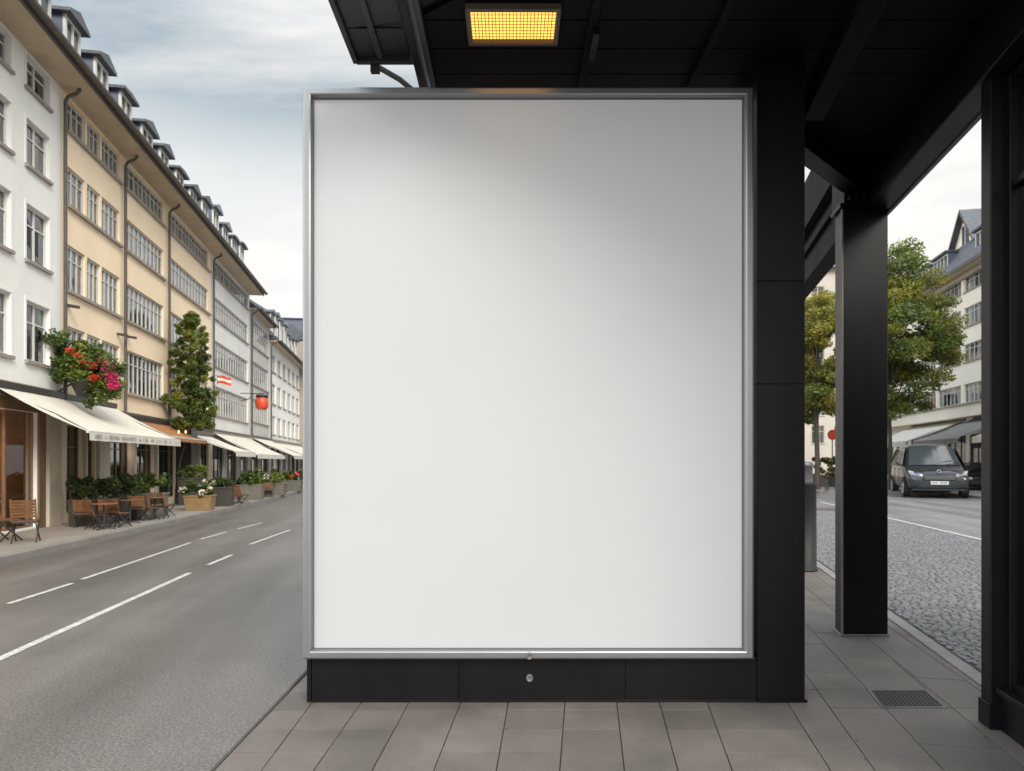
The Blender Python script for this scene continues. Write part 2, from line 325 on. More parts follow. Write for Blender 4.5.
# ------------------------------------------------------------------ ground, roads, pavements
mb = MB(); S = 900
mb.face([(-S, -S, -.03), (S, -S, -.03), (S, S, -.03), (-S, S, -.03)], 'ground'); struct(mb.build('ground'))
KL = [(-8.6, -30), (-8.15, 0), (-8.2, 11.2), (-8.62, 15.4), (-8.8, 17.5), (-9.55, 24.6), (-11.3, 38.5), (-15.5, 65), (-24, 120)]      # left kerb
IL = [(-1.58, -12), (-1.58, 3.7), (-1.6, 6), (-2.2, 14), (-4.6, 30), (-10, 65), (-18, 120)]                     # island left kerb
mb = MB()
left = KL+IL[::-1]
mb.face([(x, y, 0) for x, y in left[::-1]], 'asphalt'); struct(mb.build('road'))
def kr(Y): return .227*Y+2.4
# right street: asphalt beyond the setts
mb = MB(); mb.face([(kr(-12)+.1, -12, -.004), (60, -12, -.004), (60, 90, -.004), (kr(90)+.1, 90, -.004)], 'asphalt2'); struct(mb.build('side_road'))
# setts (real stones near, seen through the passage)
def sett_u(u, v): # u across from kerb, v along
    d = Vector((.2216, .9751)); n = Vector((.9751, -.2216)); o = Vector((kr(0)+.015, 0)); p = o+d*v+n*u; return (p.x, p.y)
mb = MB(); w = .07; l = .092
mb.face([(*sett_u(-.02, 2), .001), (*sett_u(4.22, 2), .001), (*sett_u(3.72, 26), .001), (*sett_u(-.02, 26), .001)], 'joint')
j = 0; v = 3.5
while v < 24:
    u = -(random.random()*l); step = w*random.uniform(.9, 1.1)
    um = 4.26-.0221*v
    while u < um-.02:
        ll = l*random.uniform(.8, 1.2); a0 = max(u, 0); a1 = min(u+ll, um)
        if a1-a0 > .03:
            q = [sett_u(a0+random.uniform(0, .008), v+random.uniform(0, .008)), sett_u(a1-random.uniform(0, .008), v+random.uniform(0, .008)), sett_u(a1-random.uniform(0, .008), v+step-random.uniform(0, .008)), sett_u(a0, v+step-random.uniform(0, .008))]
            slab(mb, q, .018+random.uniform(-.003, .003), .003, .010, .014, 'sett')
        u += ll
    v += step
struct(mb.build('cobbled_road'))
# white lines
def line(name, a, b, w):
    a = Vector(a); b = Vector(b); d = (b-a).normalized(); n = Vector((-d.y, d.x, 0))*w/2
    mb = MB(); k = max(2, int((b-a).length/.25)); prevL = prevR = None
    for i in range(k+1):
        p = a+(b-a)*i/k; j = random.uniform(-.004, .004); Lp = p+n*(1+j*8); Rp = p-n*(1-j*8)
        if prevL is not None: mb.face([prevR, Rp, Lp, prevL], 'paint')
        prevL, prevR = Lp, Rp
    return struct(mb.build(name))
def gl(px, py, z=.004): v = G(px, py); v.z = z; return v
line('road_marking', gl(-60, 686), gl(190, 573), .085)
for p in [((8, 604), (72, 583.5)), ((82, 579.5), (190, 543)), ((200, 539.5), (227, 532)), ((208, 565), (232, 555)), ((250, 544.5), (290, 530)), ((238, 529), (262, 523))]:
    line('road_marking', gl(*p[0]), gl(*p[1]), .075)
for a, b in [((.2*13+6.85, 13), (.2*21+6.74, 21)), ((.2*23+6.74, 23), (.2*28+6.74, 28)), ((.2*5+6.85, 5), (.2*12.4+6.85, 12.4))]:
    line('road_marking', (a[0], a[1], .024 if a[1] < 26 else .003), (b[0], b[1], .024 if b[1] < 26 else .003), .12)
# central pavement with individual slabs
ZP = .006
mb = MB()
bed = [(IL[i][0], IL[i][1]) for i in range(5)]+[(kr(30)-.05, 30), (kr(-12)-.05, -12)]
mb.prism(bed[::-1], -.02, ZP-.012, 'joint')
cols = [(-1.569, -1.596), (-1.333, -1.359), (-1.053, -1.028), (-.742, -.703), (-.414, -.352), (-.081, -.027), (.258, .358), (.602, .71), (.887, 1.0), (1.177, 1.325), (1.70, 1.87)]
def cx(c, Y): return c[0]+(c[1]-c[0])*(Y-3.762)/(4.734-3.762)
rows = [4.62-.335*k for k in range(-10, 14)][::-1]; rows = [r for r in rows if -.2 < r < 7.9]+[8.0]
for i in range(len(cols)-1):
    off = 0 if i in (0,) else ((i % 2)*.0)
    rr = [r+off for r in rows]
    k = 0
    while k < len(rr)-1:
        st = 1
        if i > 0 and random.random() < .1 and k < len(rr)-2: st = 2
        y0, y1 = rr[k], rr[k+st]
        p = [(cx(cols[i], y0), y0), (cx(cols[i+1], y0), y0), (cx(cols[i+1], y1), y1), (cx(cols[i], y1), y1)]
        if i == 0: p[0] = (-1.583-(.0), y0); p[3] = (-1.583-max(0, (y1-6)*.075), y1)
        slab(mb, p, ZP, spread=.2); k += st
div = cols[-1]; A0 = (cx(div, 0), 0); A1 = (cx(div, 8), 8)
GR = [(2.46, 4.66), (2.905, 4.66), (2.985, 5.04), (2.555, 5.04)]   # drain opening
d = Vector((.2, 1)).normalized(); n = Vector((d.y, -d.x)); O = Vector((1.75, 4.66))
def rg(u, v): p = O+n*u+d*v; return (p.x, p.y)
def inside(q): x, y = q; return 4.66 < y < 5.04 and 2.46+(y-4.66)*.25 < x < 2.905+(y-4.66)*.21
us = [-6+.5*k for k in range(40)]
widths = [.55, .62, .42, .42, .30]
u = 0; ulist = [0]
for wd in [.36, .36, .44, .34, .33, .4]: u += wd; ulist.append(u)
while u < 12: u += .5; ulist.append(u)
neg = [-.5*k for k in range(1, 22)][::-1]; ulist = neg+ulist
for a in range(len(ulist)-1):
    v = -9.0+(a % 2)*.45
    while v < 27:
        ln = .9 if v < 6 else .6
        q = [rg(ulist[a], v), rg(ulist[a+1], v), rg(ulist[a+1], v+ln), rg(ulist[a], v+ln)]
        v += ln
        hi = clip(q, (40, 8.0), (-40, 8.0)) if False else q
        # right kerb
        q = clip(q, (kr(-12)-.14, -12), (kr(40)-.14, 40))
        lo = clip(clip(q, (40, 8), (-40, 8)), A1, A0) if True else []
        up = clip(q, (-40, 8), (40, 8))
        if up:
            ym = sum(p[1] for p in up)/len(up); pa = 2 if ym < 14 else 3
            up = clip(up, (IL[pa+1][0], IL[pa+1][1]), (IL[pa][0], IL[pa][1]))
        if up: up = clip(up, (40, 29.8), (-40, 29.8))
        for pp in (lo, up):
            if pp and len(pp) > 2:
                c = (sum(p[0] for p in pp)/len(pp), sum(p[1] for p in pp)/len(pp))
                if c[1] < -.5: continue
                # cut the drain opening out
                todo = [pp]
                if 4.2 < c[1] < 5.6 and 2.0 < c[0] < 3.5:
                    rest = pp; outs = []
                    for e in range(4):
                        e0, e1 = GR[e], GR[(e+1) % 4]
                        if len(rest) < 3: break
                        o_ = clip(rest, e1, e0)
                        if len(o_) > 2: outs.append(o_)
                        rest = clip(rest, e0, e1)
                    todo = outs
                t0 = 0
                for o_ in todo: slab(mb, o_, ZP, spread=.16)
struct(mb.build('pavement'))
# flattened chewing gum spots and scuffs on the paving
mb = MB()
for _ in range(60):
    gx, gy = random.uniform(-1.2, 3.2), random.uniform(2.6, 7.5); gr_ = random.uniform(.006, .016); k_ = 9
    if GR[0][0]-.1 < gx < GR[2][0]+.1 and 4.55 < gy < 5.15: continue
    mb.face([(gx+gr_*random.uniform(.7, 1.2)*math.cos(6.283*i/k_), gy+gr_*random.uniform(.7, 1.2)*math.sin(6.283*i/k_), ZP+.0022) for i in range(k_)], 'joint')
struct(mb.build('paving_stains'))
# near kerb edge + right kerb
mb = MB()
Y = 3.0-3
while Y < 30:
    y1 = Y+.9
    p = [(kr(Y)-.135, Y+.003), (kr(Y)-.005, Y+.003), (kr(y1)-.005, y1-.003), (kr(y1)-.135, y1-.003)]
    slab(mb, p, ZP+.012, .002, .008, .06, 'kerb_light', .3); Y = y1
struct(mb.build('kerb'))
mb = MB()
for i in range(5):
    a, b = Vector(IL[i]), Vector(IL[i+1]); L_ = (b-a).length; k = max(1, int(L_/1.0))
    for q in range(k):
        p0 = a+(b-a)*q/k; p1 = a+(b-a)*(q+1)/k
        if p1.y < -1 or p0.y > 32: continue
        j0 = random.uniform(-.004, .004)
        slab(mb, [(p0.x-.024+j0, p0.y), (p0.x-.003, p0.y), (p1.x-.003, p1.y), (p1.x-.024+j0, p1.y)], .012, .001, .003, .03, 'joint')
struct(mb.build('kerb'))
# left pavement and kerb
mb = MB(); top = .11
inner = [(x+.0, y) for x, y in KL]
fac = lambda Y: -8.32-.16*Y
poly = inner+[(fac(120)-8, 120), (fac(0)-12, -30)]
mb.face([(x, y, top) for x, y in poly], 'leftpave'); struct(mb.build('pavement'))
mb = MB()
for i in range(len(KL)-1):
    a, b = Vector(KL[i]), Vector(KL[i+1]); k = max(1, int((b-a).length/1.0)); d_ = (b-a).normalized(); n_ = Vector((d_.y, -d_.x))
    for q in range(k):
        p0 = a+(b-a)*q/k; p1 = a+(b-a)*(q+1)/k
        if p1.y < 3: continue
        slab(mb, [tuple(p0+n_*.02), tuple(p1+n_*.02), tuple(p1-n_*.16), tuple(p0-n_*.16)], top+.004, .003, .012, .13, 'kerb', .4)
struct(mb.build('kerb'))
# far pavement on the right
mb = MB(); poly = [(15.6, 35.5), (20.6, 33.5), (19.6, 18), (24, 18), (60, 30), (60, 95), (19.0, 95)]
mb.prism(poly, -.02, .12, 'kerb', 'leftpave'); struct(mb.build('pavement'))

# ------------------------------------------------------------------ buildings
def wall_mesh(mb, L, Hh, holes, m, depth=.16, D=9, room='room', rd=1.2):
    us = sorted({0, L, *[h[0] for h in holes], *[h[1] for h in holes]}); zs = sorted({0, Hh, *[h[2] for h in holes], *[h[3] for h in holes]})
    for i in range(len(us)-1):
        for j in range(len(zs)-1):
            cu = (us[i]+us[i+1])/2; cz = (zs[j]+zs[j+1])/2
            if any(h[0] < cu < h[1] and h[2] < cz < h[3] for h in holes): continue
            mb.face([(us[i], 0, zs[j]), (us[i+1], 0, zs[j]), (us[i+1], 0, zs[j+1]), (us[i], 0, zs[j+1])], m)
    for h in holes:
        a, b, c, d_ = h[:4]; rm = h[4] if len(h) > 4 else room; r2 = h[5] if len(h) > 5 else rd
        for (y0, y1, mm) in ((0, depth, m), (depth, depth+r2, rm)):
            mb.face([(a, y0, c), (a, y1, c), (a, y1, d_), (a, y0, d_)], mm); mb.face([(b, y0, c), (b, y0, d_), (b, y1, d_), (b, y1, c)], mm)
            mb.face([(a, y0, c), (b, y0, c), (b, y1, c), (a, y1, c)], mm); mb.face([(a, y0, d_), (a, y1, d_), (b, y1, d_), (b, y0, d_)], mm)
        y1 = depth+r2; mb.face([(a, y1, c), (b, y1, c), (b, y1, d_), (a, y1, d_)], rm)
    mb.face([(0, 0, 0), (0, 0, Hh), (0, D, Hh), (0, D, 0)], m); mb.face([(L, 0, 0), (L, D, 0), (L, D, Hh), (L, 0, Hh)], m)
    mb.face([(0, D, 0), (0, D, Hh), (L, D, Hh), (L, D, 0)], m)
def window(root, a, b, c, d_, panes=2, transom=.68, fm='winframe', depth=.12, sill=True, curtains=.8, name='window', glass='glass', surround=None):
    mb = MB(); t = .05 if b-a < 1.6 else .045; y0, y1 = depth-.045, depth+.015
    g = .004
    mb.box(a+g, a+t, y0, y1, c+g, d_-g, fm); mb.box(b-t, b-g, y0, y1, c+g, d_-g, fm)
    mb.box(a+t, b-t, y0+.001, y1, c+g, c+t, fm); mb.box(a+t, b-t, y0+.001, y1, d_-t, d_-g, fm)
    pw = (b-a-t)/panes
    for i in range(1, panes):
        x = a+t/2+pw*i; wd = t*(.9 if i % 2 == 0 or panes < 4 else .55)
        mb.box(x-wd/2, x+wd/2, y0+.004, y1-.002, c+t, d_-t, fm)
    if transom:
        zt = c+(d_-c)*transom
        for i in range(panes):
            x0 = a+t/2+pw*i+t*.45 if i else a+t; x1 = a+t/2+pw*(i+1)-t*.45 if i < panes-1 else b-t
            mb.box(x0, x1, y0+.008, y1-.005, zt-.016, zt+.016, fm)
    w = mb.build(name, root)
    q = MB(); q.face([(a+.02, depth-.01, c+.02), (b-.02, depth-.01, c+.02), (b-.02, depth-.01, d_-.02), (a+.02, depth-.01, d_-.02)], glass); q.build('pane', w)
    if curtains:
        q = MB(); any_ = False
        for i in range(panes):
            if random.random() > curtains: continue
            any_ = True; x0 = a+t/2+pw*i; x1 = x0+pw*random.choice((1, 1, .55, .8)); 
            if random.random() < .4: x0, x1 = x0+pw-(x1-x0), x0+pw
            zt0 = c+.03 if random.random() < .8 else c+(d_-c)*.4; k = max(4, int((x1-x0)/.03)); pv = None; ph = random.random()*6
            yc = depth+.07+random.uniform(0, .05)
            for s_ in range(k+1):
                x = x0+(x1-x0)*s_/k; p = (x, yc+.014*math.sin(s_*1.9+ph), zt0), (x, yc+.014*math.sin(s_*1.9+ph), d_-.03)
                if pv: q.face([pv[0], p[0], p[1], pv[1]], 'curtain', True)
                pv = p
        if any_: q.build('curtain', w)
    if sill:
        q = MB(); q.box(a-.06, b+.06, -.07, depth-.05, c-.075, c-.003, 'sill'); q.build('sill', w)
    if surround:
        q = MB(); s2 = .07
        for bx in ((a-s2, a-.002, c, d_), (b+.002, b+s2, c, d_), (a-s2, b+s2, d_+.002, d_+s2)): q.box(bx[0], bx[1], -.018, .05, bx[2], bx[3], surround)
        q.build('surround', w)
    return w
def shopwin(root, a, b, c, d_, panes, fm, top=.75):
    w = window(root, a, b, c, d_, panes, top, fm, .13, False, 0, 'shop_window', 'glassdark'); return w
def dormer(root, u, wd, zb, y=.02, hh=1.15, gable=True, roofm='slate', wallm='greyframe'):
    mb = MB(); a, b = u, u+wd; z1 = zb+hh
    mb.box(a, b, y+.02, y+2.4, zb-.5, z1, 'zinc')
    o = mb.build('dormer', root)
    q = MB(); 
    for x0, x1, z0, z2 in ((a+.0, a+.09, zb, z1), (b-.09, b, zb, z1), (a+.09, b-.09, zb, zb+.1), (a+.09, b-.09, z1-.1, z1), ((a+b)/2-.03, (a+b)/2+.03, zb+.1, z1-.1)): q.box(x0, x1, y-.05, y+.018, z0, z2, 'winframe')
    q.box(a+.09, b-.09, y-.01, y+.016, zb+.1, z1-.1, 'carglass'); q.build('dormer_window', o)
    q = MB(); e = .16; zc = z1+(.22 if gable else .06); xm = (a+b)/2
    f = [(a-e, y-.22, z1-.02), (b+e, y-.22, z1-.02), (b+e, y-.22, z1+.06), (xm, y-.22, zc+.06), (a-e, y-.22, z1+.06)]
    k = [(x, y+2.9, z) for x, _, z in f]
    q.raw(f+k, [(0, 1, 2, 3, 4), (9, 8, 7, 6, 5)]+[(i, i+5, (i+1) % 5+5, (i+1) % 5) for i in range(5)], roofm); q.build('dormer_roof', o)
    return o
def roof(root, L, zE, ov=.77, slope=38, D=9, thick=.12, hip0=0, hip1=0, mat='slate', zr=None):
    t = math.tan(R(slope)); yr = D/2; rz = zE+.1+(yr+ov)*t
    mb = MB()
    A = [(0, -ov, zE+.1), (L, -ov, zE+.1), (L-hip1, yr, rz), (hip0, yr, rz)]; B = [(L, D+ov, zE+.1), (0, D+ov, zE+.1), (hip0, yr, rz), (L-hip1, yr, rz)]
    mb.face(A, mat); mb.face(B, mat); mb.face([(L, -ov, zE+.1), (L, D+ov, zE+.1), (L-hip1, yr, rz)], mat); mb.face([(0, D+ov, zE+.1), (0, -ov, zE+.1), (hip0, yr, rz)], mat)
    r_ = mb.build('roof', root)
    q = MB(); q.box(.002, L-.002, -ov+.02, .0, zE-.02, zE+.06, 'soffit'); q.build('soffit', root)
    q = MB(); q.box(.0, L, -ov-.02, -ov+.018, zE-.06, zE+.14, 'gutter')
    k = 8; pr = [(-ov-.03-.09+.09*math.cos(math.pi+math.pi*i/k)*1, zE+.10+.085*math.sin(math.pi+math.pi*i/k)) for i in range(k+1)]
    for i in range(k): q.raw([(0, pr[i][0], pr[i][1]), (L, pr[i][0], pr[i][1]), (L, pr[i+1][0], pr[i+1][1]), (0, pr[i+1][0], pr[i+1][1])], [(0, 1, 2, 3)], 'gutter', True)
    q.build('gutter', root)
    return r_
def downpipe(root, u, zE, ov=.77, z0=2.9):
    q = MB(); q.tube([(u, -.42, zE+.0), (u, -.42, zE-.06), (u, -.36, zE-.14), (u, -.16, zE-.24), (u, -.1, zE-.36), (u, -.1, z0)], .045, 'gutter', 8); q.build('downpipe', root)

DL = Vector((-.16, 1)).normalized(); NL = 1.0127; RZL = math.atan2(DL.y, DL.x)
def lroot(Y0, label, name='apartment_building'): return empty(name, (fac(Y0), Y0, 0), RZL, label, 'building')
def U(Y, Y0): return (Y-Y0)*NL
ROWS = [(3.73, 5.04), (5.94, 7.08), (8.07, 9.04), (9.94, 10.72)]
ZE = 10.84
# --- white building A
Y0 = 8.5; Y1 = 17.2; LA = U(Y1, Y0)
ra = lroot(Y0, 'white plastered building with single sash windows at the left edge of the photo')
rowsA = [(3.9, 5.24), (6.15, 7.4), (8.27, 9.3), (10.0, 10.72)]; colsA = [(8.95, 9.95), (10.55, 11.55), (12.2, 13.25), (13.9, 14.95), (15.57, 16.6)]
holes = []; 
for c in colsA:
    for r_ in rowsA: holes.append((U(c[0], Y0), U(c[1], Y0), r_[0], r_[1]))
shopA = [(U(9.0, Y0), U(11.7, Y0), .15, 2.75, 'warmroom', 3), (U(12.1, Y0), U(16.05, Y0), .15, 2.75, 'warmroom', 3.0)]
mb = MB(); wall_mesh(mb, LA, ZE, holes+shopA, 'white_plaster'); mb.build('wall', ra)
for h in holes: window(ra, *h[:4], panes=2, transom=.66, curtains=.55, surround='white_plaster')
shopwin(ra, *shopA[0][:4], 3, 'darkframe'); shopwin(ra, U(14.9, Y0), shopA[1][1], .15, 2.75, 1, 'woodframe', 0)
mb = MB(); mb.box(U(16.06, Y0), U(16.34, Y0), -.05, .02, .1, 2.75, 'woodframe'); mb.box(0, LA-.02, -.04, .02, 2.76, 3.0, 'woodframe'); mb.build('shop_cladding', ra)
mb = MB()
for z0, z1, pr in ((3.02, 3.12, .10), (3.14, 3.22, .06), (3.26, 3.34, .08)): mb.box(0, LA-.01, -pr, .03, z0, z1, 'sill')
mb.build('cornice', ra)
mb = MB(); 
for a, b in ((16.36, 16.95), (11.75, 12.05)): mb = MB(); mb.box(U(a, Y0), U(b, Y0), -.12, .02, .1, 2.98, 'stone'); mb.build('pier', ra)
roof(ra, LA, ZE); downpipe(ra, LA-.02, ZE)
for Y in (10.4, 12.15, 13.9, 15.65): dormer(ra, U(Y, Y0), 1.0, 11.6)
# pendant lamps inside restaurant
for i, Y in enumerate((15.5, 14.2, 12.7)):
    mb = MB(); mb.tube([(U(Y, Y0), 1.3, 2.7), (U(Y, Y0), 1.3, 2.2)], .008, 'iron', 6); mb.lathe([(.0, .16), (.03, .16), (.10, .02), (.10, 0)], (U(Y, Y0), 1.3, 2.05), 'woodframe', 14); o = mb.build('pendant_lamp', ra)
    mb = MB(); mb.lathe([(0, .11), (.06, .07), (.075, 0), (.05, -.05), (0, -.07)], (U(Y, Y0), 1.3, 2.02), 'pendant', 12); bb = mb.build('bulb', o)
    ld = bpy.data.lights.new('pendant_light', 'POINT'); ld.energy = 22; ld.color = (1, .55, .25); ld.shadow_soft_size = .08; lo_ = bpy.data.objects.new('pendant_light', ld); COL.objects.link(lo_); lo_.parent = o; lo_.location = (U(Y, Y0), 1.3, 1.9)
# --- apricot building B
Y0 = 17.2; Y1 = 30.8; LB = U(Y1, Y0)
rb = lroot(Y0, 'long apricot plastered building with rows of white framed windows and three downpipes')
bays = [(17.52, 18.5, 3), (18.62, 19.44, 3), (19.54, 20.78, 4), (21.3, 24.62, 9), (25.25, 30.35, 12)]
holes = []
for c in bays:
    for r_ in ROWS: holes.append((U(c[0], Y0), U(c[1], Y0), r_[0], r_[1], 'room', 1.2, c[2]))
shops = [(17.45, 18.3, 2), (18.45, 19.1, 2), (19.9, 21.6, 4), (21.9, 23.6, 4), (23.9, 25.9, 4), (26.9, 28.6, 4), (28.9, 30.4, 3)]
sh = [(U(a, Y0), U(b, Y0), .35, 2.55, 'warmroom' if i in (1, 4) else 'room', 2.0) for i, (a, b, n_) in enumerate(shops)]
mb = MB(); wall_mesh(mb, LB, ZE, [h[:6] for h in holes]+sh, 'orange_plaster'); mb.build('wall', rb)
for h in holes: window(rb, *h[:4], panes=h[6], transom=.70, fm='greyframe', curtains=.95, depth=.1, sill=False)
mb = MB()
for a, b in ((17.45, 20.85), (21.1, 24.75), (25.05, 30.6)):
    for r_ in ROWS: mb = MB(); mb.box(U(a, Y0), U(b, Y0), -.09, .08, r_[0]-.08, r_[0]-.003, 'sill'); mb.build('sill', rb)
for h, s_ in zip(sh, shops): shopwin(rb, *h[:4], s_[2], 'woodframe' if s_[0] < 22 else 'darkframe')
mb = MB()
for z0, z1, pr in ((2.72, 2.9, .16), (2.92, 3.0, .10), (3.04, 3.12, .13)): mb.box(.01, LB-.01, -pr, .03, z0, z1, 'gutter')
mb.build('cornice', rb)
mb = MB()
for a, b in ((18.32, 18.43), (19.15, 19.85), (21.65, 21.85), (23.65, 23.85), (28.65, 28.85)): mb = MB(); mb.box(U(a, Y0), U(b, Y0), -.1, .02, .1, 2.70, 'stone'); mb.build('pier', rb)
mb = MB(); mb.box(U(25.95, Y0), U(26.75, Y0), -.55, .02, .1, 3.05, 'darkframe')
mb.build('pier', rb)
roof(rb, LB, ZE)
for Y in (20.95, 24.95): downpipe(rb, U(Y, Y0), ZE)
for k in range(8): dormer(rb, U(17.35+1.72*k, Y0), random.uniform(.82, 1.0), 11.6+random.uniform(-.05, .08), hh=1.12 if k < 3 else random.choice((.9, 1.0, 1.12)), gable=k % 3 != 2)
mb = MB(); mb.tube([(U(18.3, Y0), 2.5, 13.2), (U(18.3, Y0), 2.5, 15.3)], .015, 'iron', 6); mb.bar((U(18.1, Y0), 2.5, 15.2), (U(18.5, Y0), 2.5, 15.2), .02, m='iron'); mb.bar((U(18.15, Y0), 2.5, 14.95), (U(18.45, Y0), 2.5, 14.95), .02, m='iron'); mb.build('antenna', rb)
mb = MB()
for a, z in ((17.5, 5.5), (20.6, 5.35), (21.3, 5.4)): mb.bar((U(a, Y0), -.28, z), (U(a, Y0), 0, z+.04), .09, .07, 'darkframe')
mb.build('floodlight', rb)
# --- white C, grey D, white E, far ones
def block(Y0, Y1, label, mat, ze, rows, bays, ov=.77, sillm='sill', dorm=True, sb=0, D=9, fm='greyframe', cur=.8, gfm='stone', slope=38):
    L_ = U(Y1, Y0); r0 = lroot(Y0, label)
    if sb: r0.location.x += sb*DL.y; r0.location.y += -sb*DL.x
    hs = []
    for c in bays:
        for r_ in rows: hs.append((U(c[0], Y0), U(c[1], Y0), r_[0], r_[1], 'room', 1.2, c[2]))
    n_ = max(2, int((Y1-Y0)/2.2)); ss = [(L_*(i+.1)/n_, L_*(i+.88)/n_, .35, 2.5, 'room', 2.0) for i in range(n_)]
    mb = MB(); wall_mesh(mb, L_, ze, [h[:6] for h in hs]+ss, mat, D=D); mb.build('wall', r0)
    for h in hs: window(r0, *h[:4], panes=h[6], transom=.7, fm=fm, curtains=cur, depth=.1)
    for s_ in ss: shopwin(r0, *s_[:4], 3, random.choice(('darkframe', 'woodframe', 'winframe')))
    mb = MB(); mb.box(.01, L_-.01, -.14, .03, 2.75, 2.95, sillm); mb.box(.01, L_-.01, -.08, .03, 2.97, 3.08, sillm); mb.build('cornice', r0)
    roof(r0, L_, ze, ov, slope, D=D); downpipe(r0, .1, ze, ov)
    if dorm:
        k = int((Y1-Y0)/1.75)
        for i in range(k): dormer(r0, .3+i*1.76, .95, ze+.7, hh=random.choice((1.0, 1.2, 1.4)), gable=random.random() < .5, roofm=random.choice(('zinc', 'slate')))
    return r0
rc = block(30.8, 38.7, 'white building with ribbon windows between the apricot and the grey building', 'pale_plaster', ZE, ROWS, [(31.2, 38.3, 14)])
rd = block(38.8, 44.5, 'narrow grey brown building beyond the white ribbon window building', 'grey_plaster', 10.1, [(3.9, 5.2), (6.0, 7.3), (8.2, 9.6)], [(39.1, 44.2, 9)], ov=.4, dorm=False)
mb = MB(); mb.box(2.0, 3.0, 2.0, 2.8, 12, 14.2, 'stone'); mb.box(1.9, 3.1, 1.9, 2.9, 14.2, 14.35, 'gutter'); mb.build('chimney', rd)
re_ = block(44.6, 58, 'far white building with separate small windows beside the edge of the poster', 'white_plaster', 9.3, [(3.4, 4.6), (5.4, 6.7), (7.5, 8.6)], [(45.4+2.15*i, 46.8+2.15*i, 2) for i in range(6)], ov=.5, cur=.5)
rf = block(58.1, 72, 'farthest tan building with a tall roof at the end of the left street', 'tan_plaster', 11.6, [(4, 5.3), (6.2, 7.5), (8.4, 9.7)], [(59+2.6*i, 60.6+2.6*i, 2) for i in range(5)], sb=.5, cur=.4, slope=32)
rg_ = block(72.2, 95, 'pale block hidden behind the poster at the end of the left street', 'pale_plaster', 10.5, [(4, 5.3), (6.2, 7.5), (8.4, 9.7)], [(73+3.2*i, 75.2+3.2*i, 3) for i in range(6)], sb=1.5, cur=0, dorm=False)

# --- right cream building
Yn, Yf = 22.0, 60.0; dR = Vector((-.2, -1)).normalized(); NR = 1.0198
def fr(Y): return 19.6+.2*Y
rr_ = empty('apartment_building', (fr(Yf), Yf, 0), math.atan2(dR.y, dR.x), 'cream plastered building with a grey dormered roof behind the parked van', 'building')
LR = (Yf-Yn)*NR
def UR(px): return (Yf-13720/(px-652))*NR     # facade position seen at pixel column px
rowsR = [(5.28, 6.45), (7.83, 8.92), (10.0, 11.2), (12.2, 13.1)]
hs = []; u = .8
u = 4.2
while u+3.6 < LR:
    for r_ in rowsR: hs.append((u, u+3.6, r_[0], r_[1], 'room', 1.2, 6))
    u += 4.05
ss = [(.6+i*3.3, 3.4+i*3.3, .5, 3.3, 'warmroom' if i % 2 else 'room', 2) for i in range(9)]
ZR = 13.4
mb = MB(); wall_mesh(mb, LR, ZR, [h[:6] for h in hs]+ss, 'cream_plaster', D=12); mb.build('wall', rr_)
for h in hs: window(rr_, *h[:4], panes=h[6], transom=.72, fm='winframe', curtains=.55, depth=.12)
for s_ in ss: shopwin(rr_, *s_[:4], 3, 'darkframe')
mb = MB(); mb.box(0, LR, -.9, .0, 4.3, 5.0, 'cream_plaster'); mb.box(-.05, LR, -.98, -.0, 5.003, 5.1, 'sill'); mb.build('balcony_band', rr_)
# mansard: steep lower slope with dormer ribbon, then shallower upper roof
mb = MB(); ov = .8
P = lambda y0, z0, y1, z1, m: mb.face([(0+(0 if y0 < 0 else .5), y0, z0), (LR, y0, z0), (LR, y1, z1), (.5 if y0 < 0 else 2.5, y1, z1)], m)
P(-ov, ZR+.12, 1.2, ZR+2.9, 'slate'); P(1.2, ZR+2.9, 6, ZR+5.6, 'slate')
mb.face([(LR, 12+ov, ZR+.12), (0, 12+ov, ZR+.12), (.5, 10.8, ZR+2.9), (LR, 10.8, ZR+2.9)], 'slate'); mb.face([(LR, 10.8, ZR+2.9), (.5, 10.8, ZR+2.9), (2.5, 6, ZR+5.6), (LR, 6, ZR+5.6)], 'slate')
mb.face([(0, 12+ov, ZR+.12), (0, -ov, ZR+.12), (.5, 1.2, ZR+2.9), (.5, 10.8, ZR+2.9)], 'slate'); mb.face([(.5, 10.8, ZR+2.9), (.5, 1.2, ZR+2.9), (2.5, 6, ZR+5.6)], 'slate')
mb.build('roof', rr_)
q = MB(); q.box(0, LR, -ov, 0, ZR-.05, ZR+.05, 'soffit'); q.box(-.05, LR, -ov-.12, -ov-.002, ZR-.08, ZR+.14, 'gutter'); q.box(0, LR, -.25, -.002, ZR-.35, ZR-.06, 'stone'); q.build('gutter', rr_)
for i in range(6):
    a = 5.2+i*3.2; zb = ZR+.75
    if i == 3: continue
    mb = MB(); mb.box(a, a+2.4, .0, 3, zb, zb+1.3, 'zinc'); mb.box(a-.12, a+2.52, -.25, 3.4, zb+1.3, zb+1.42, 'slate'); o = mb.build('dormer', rr_)
    q = MB()
    q.box(a+.05, a+2.35, -.02, -.003, zb+.12, zb+1.2, 'carglass')
    for k in range(5): q.box(a+.05+k*.565, a+.12+k*.565, -.06, -.022, zb+.1, zb+1.22, 'winframe')
    q.box(a+.05, a+2.38, -.055, -.024, zb+.08, zb+.15, 'winframe'); q.box(a+.05, a+2.38, -.055, -.024, zb+1.16, zb+1.24, 'winframe'); q.build('dormer_window', o)
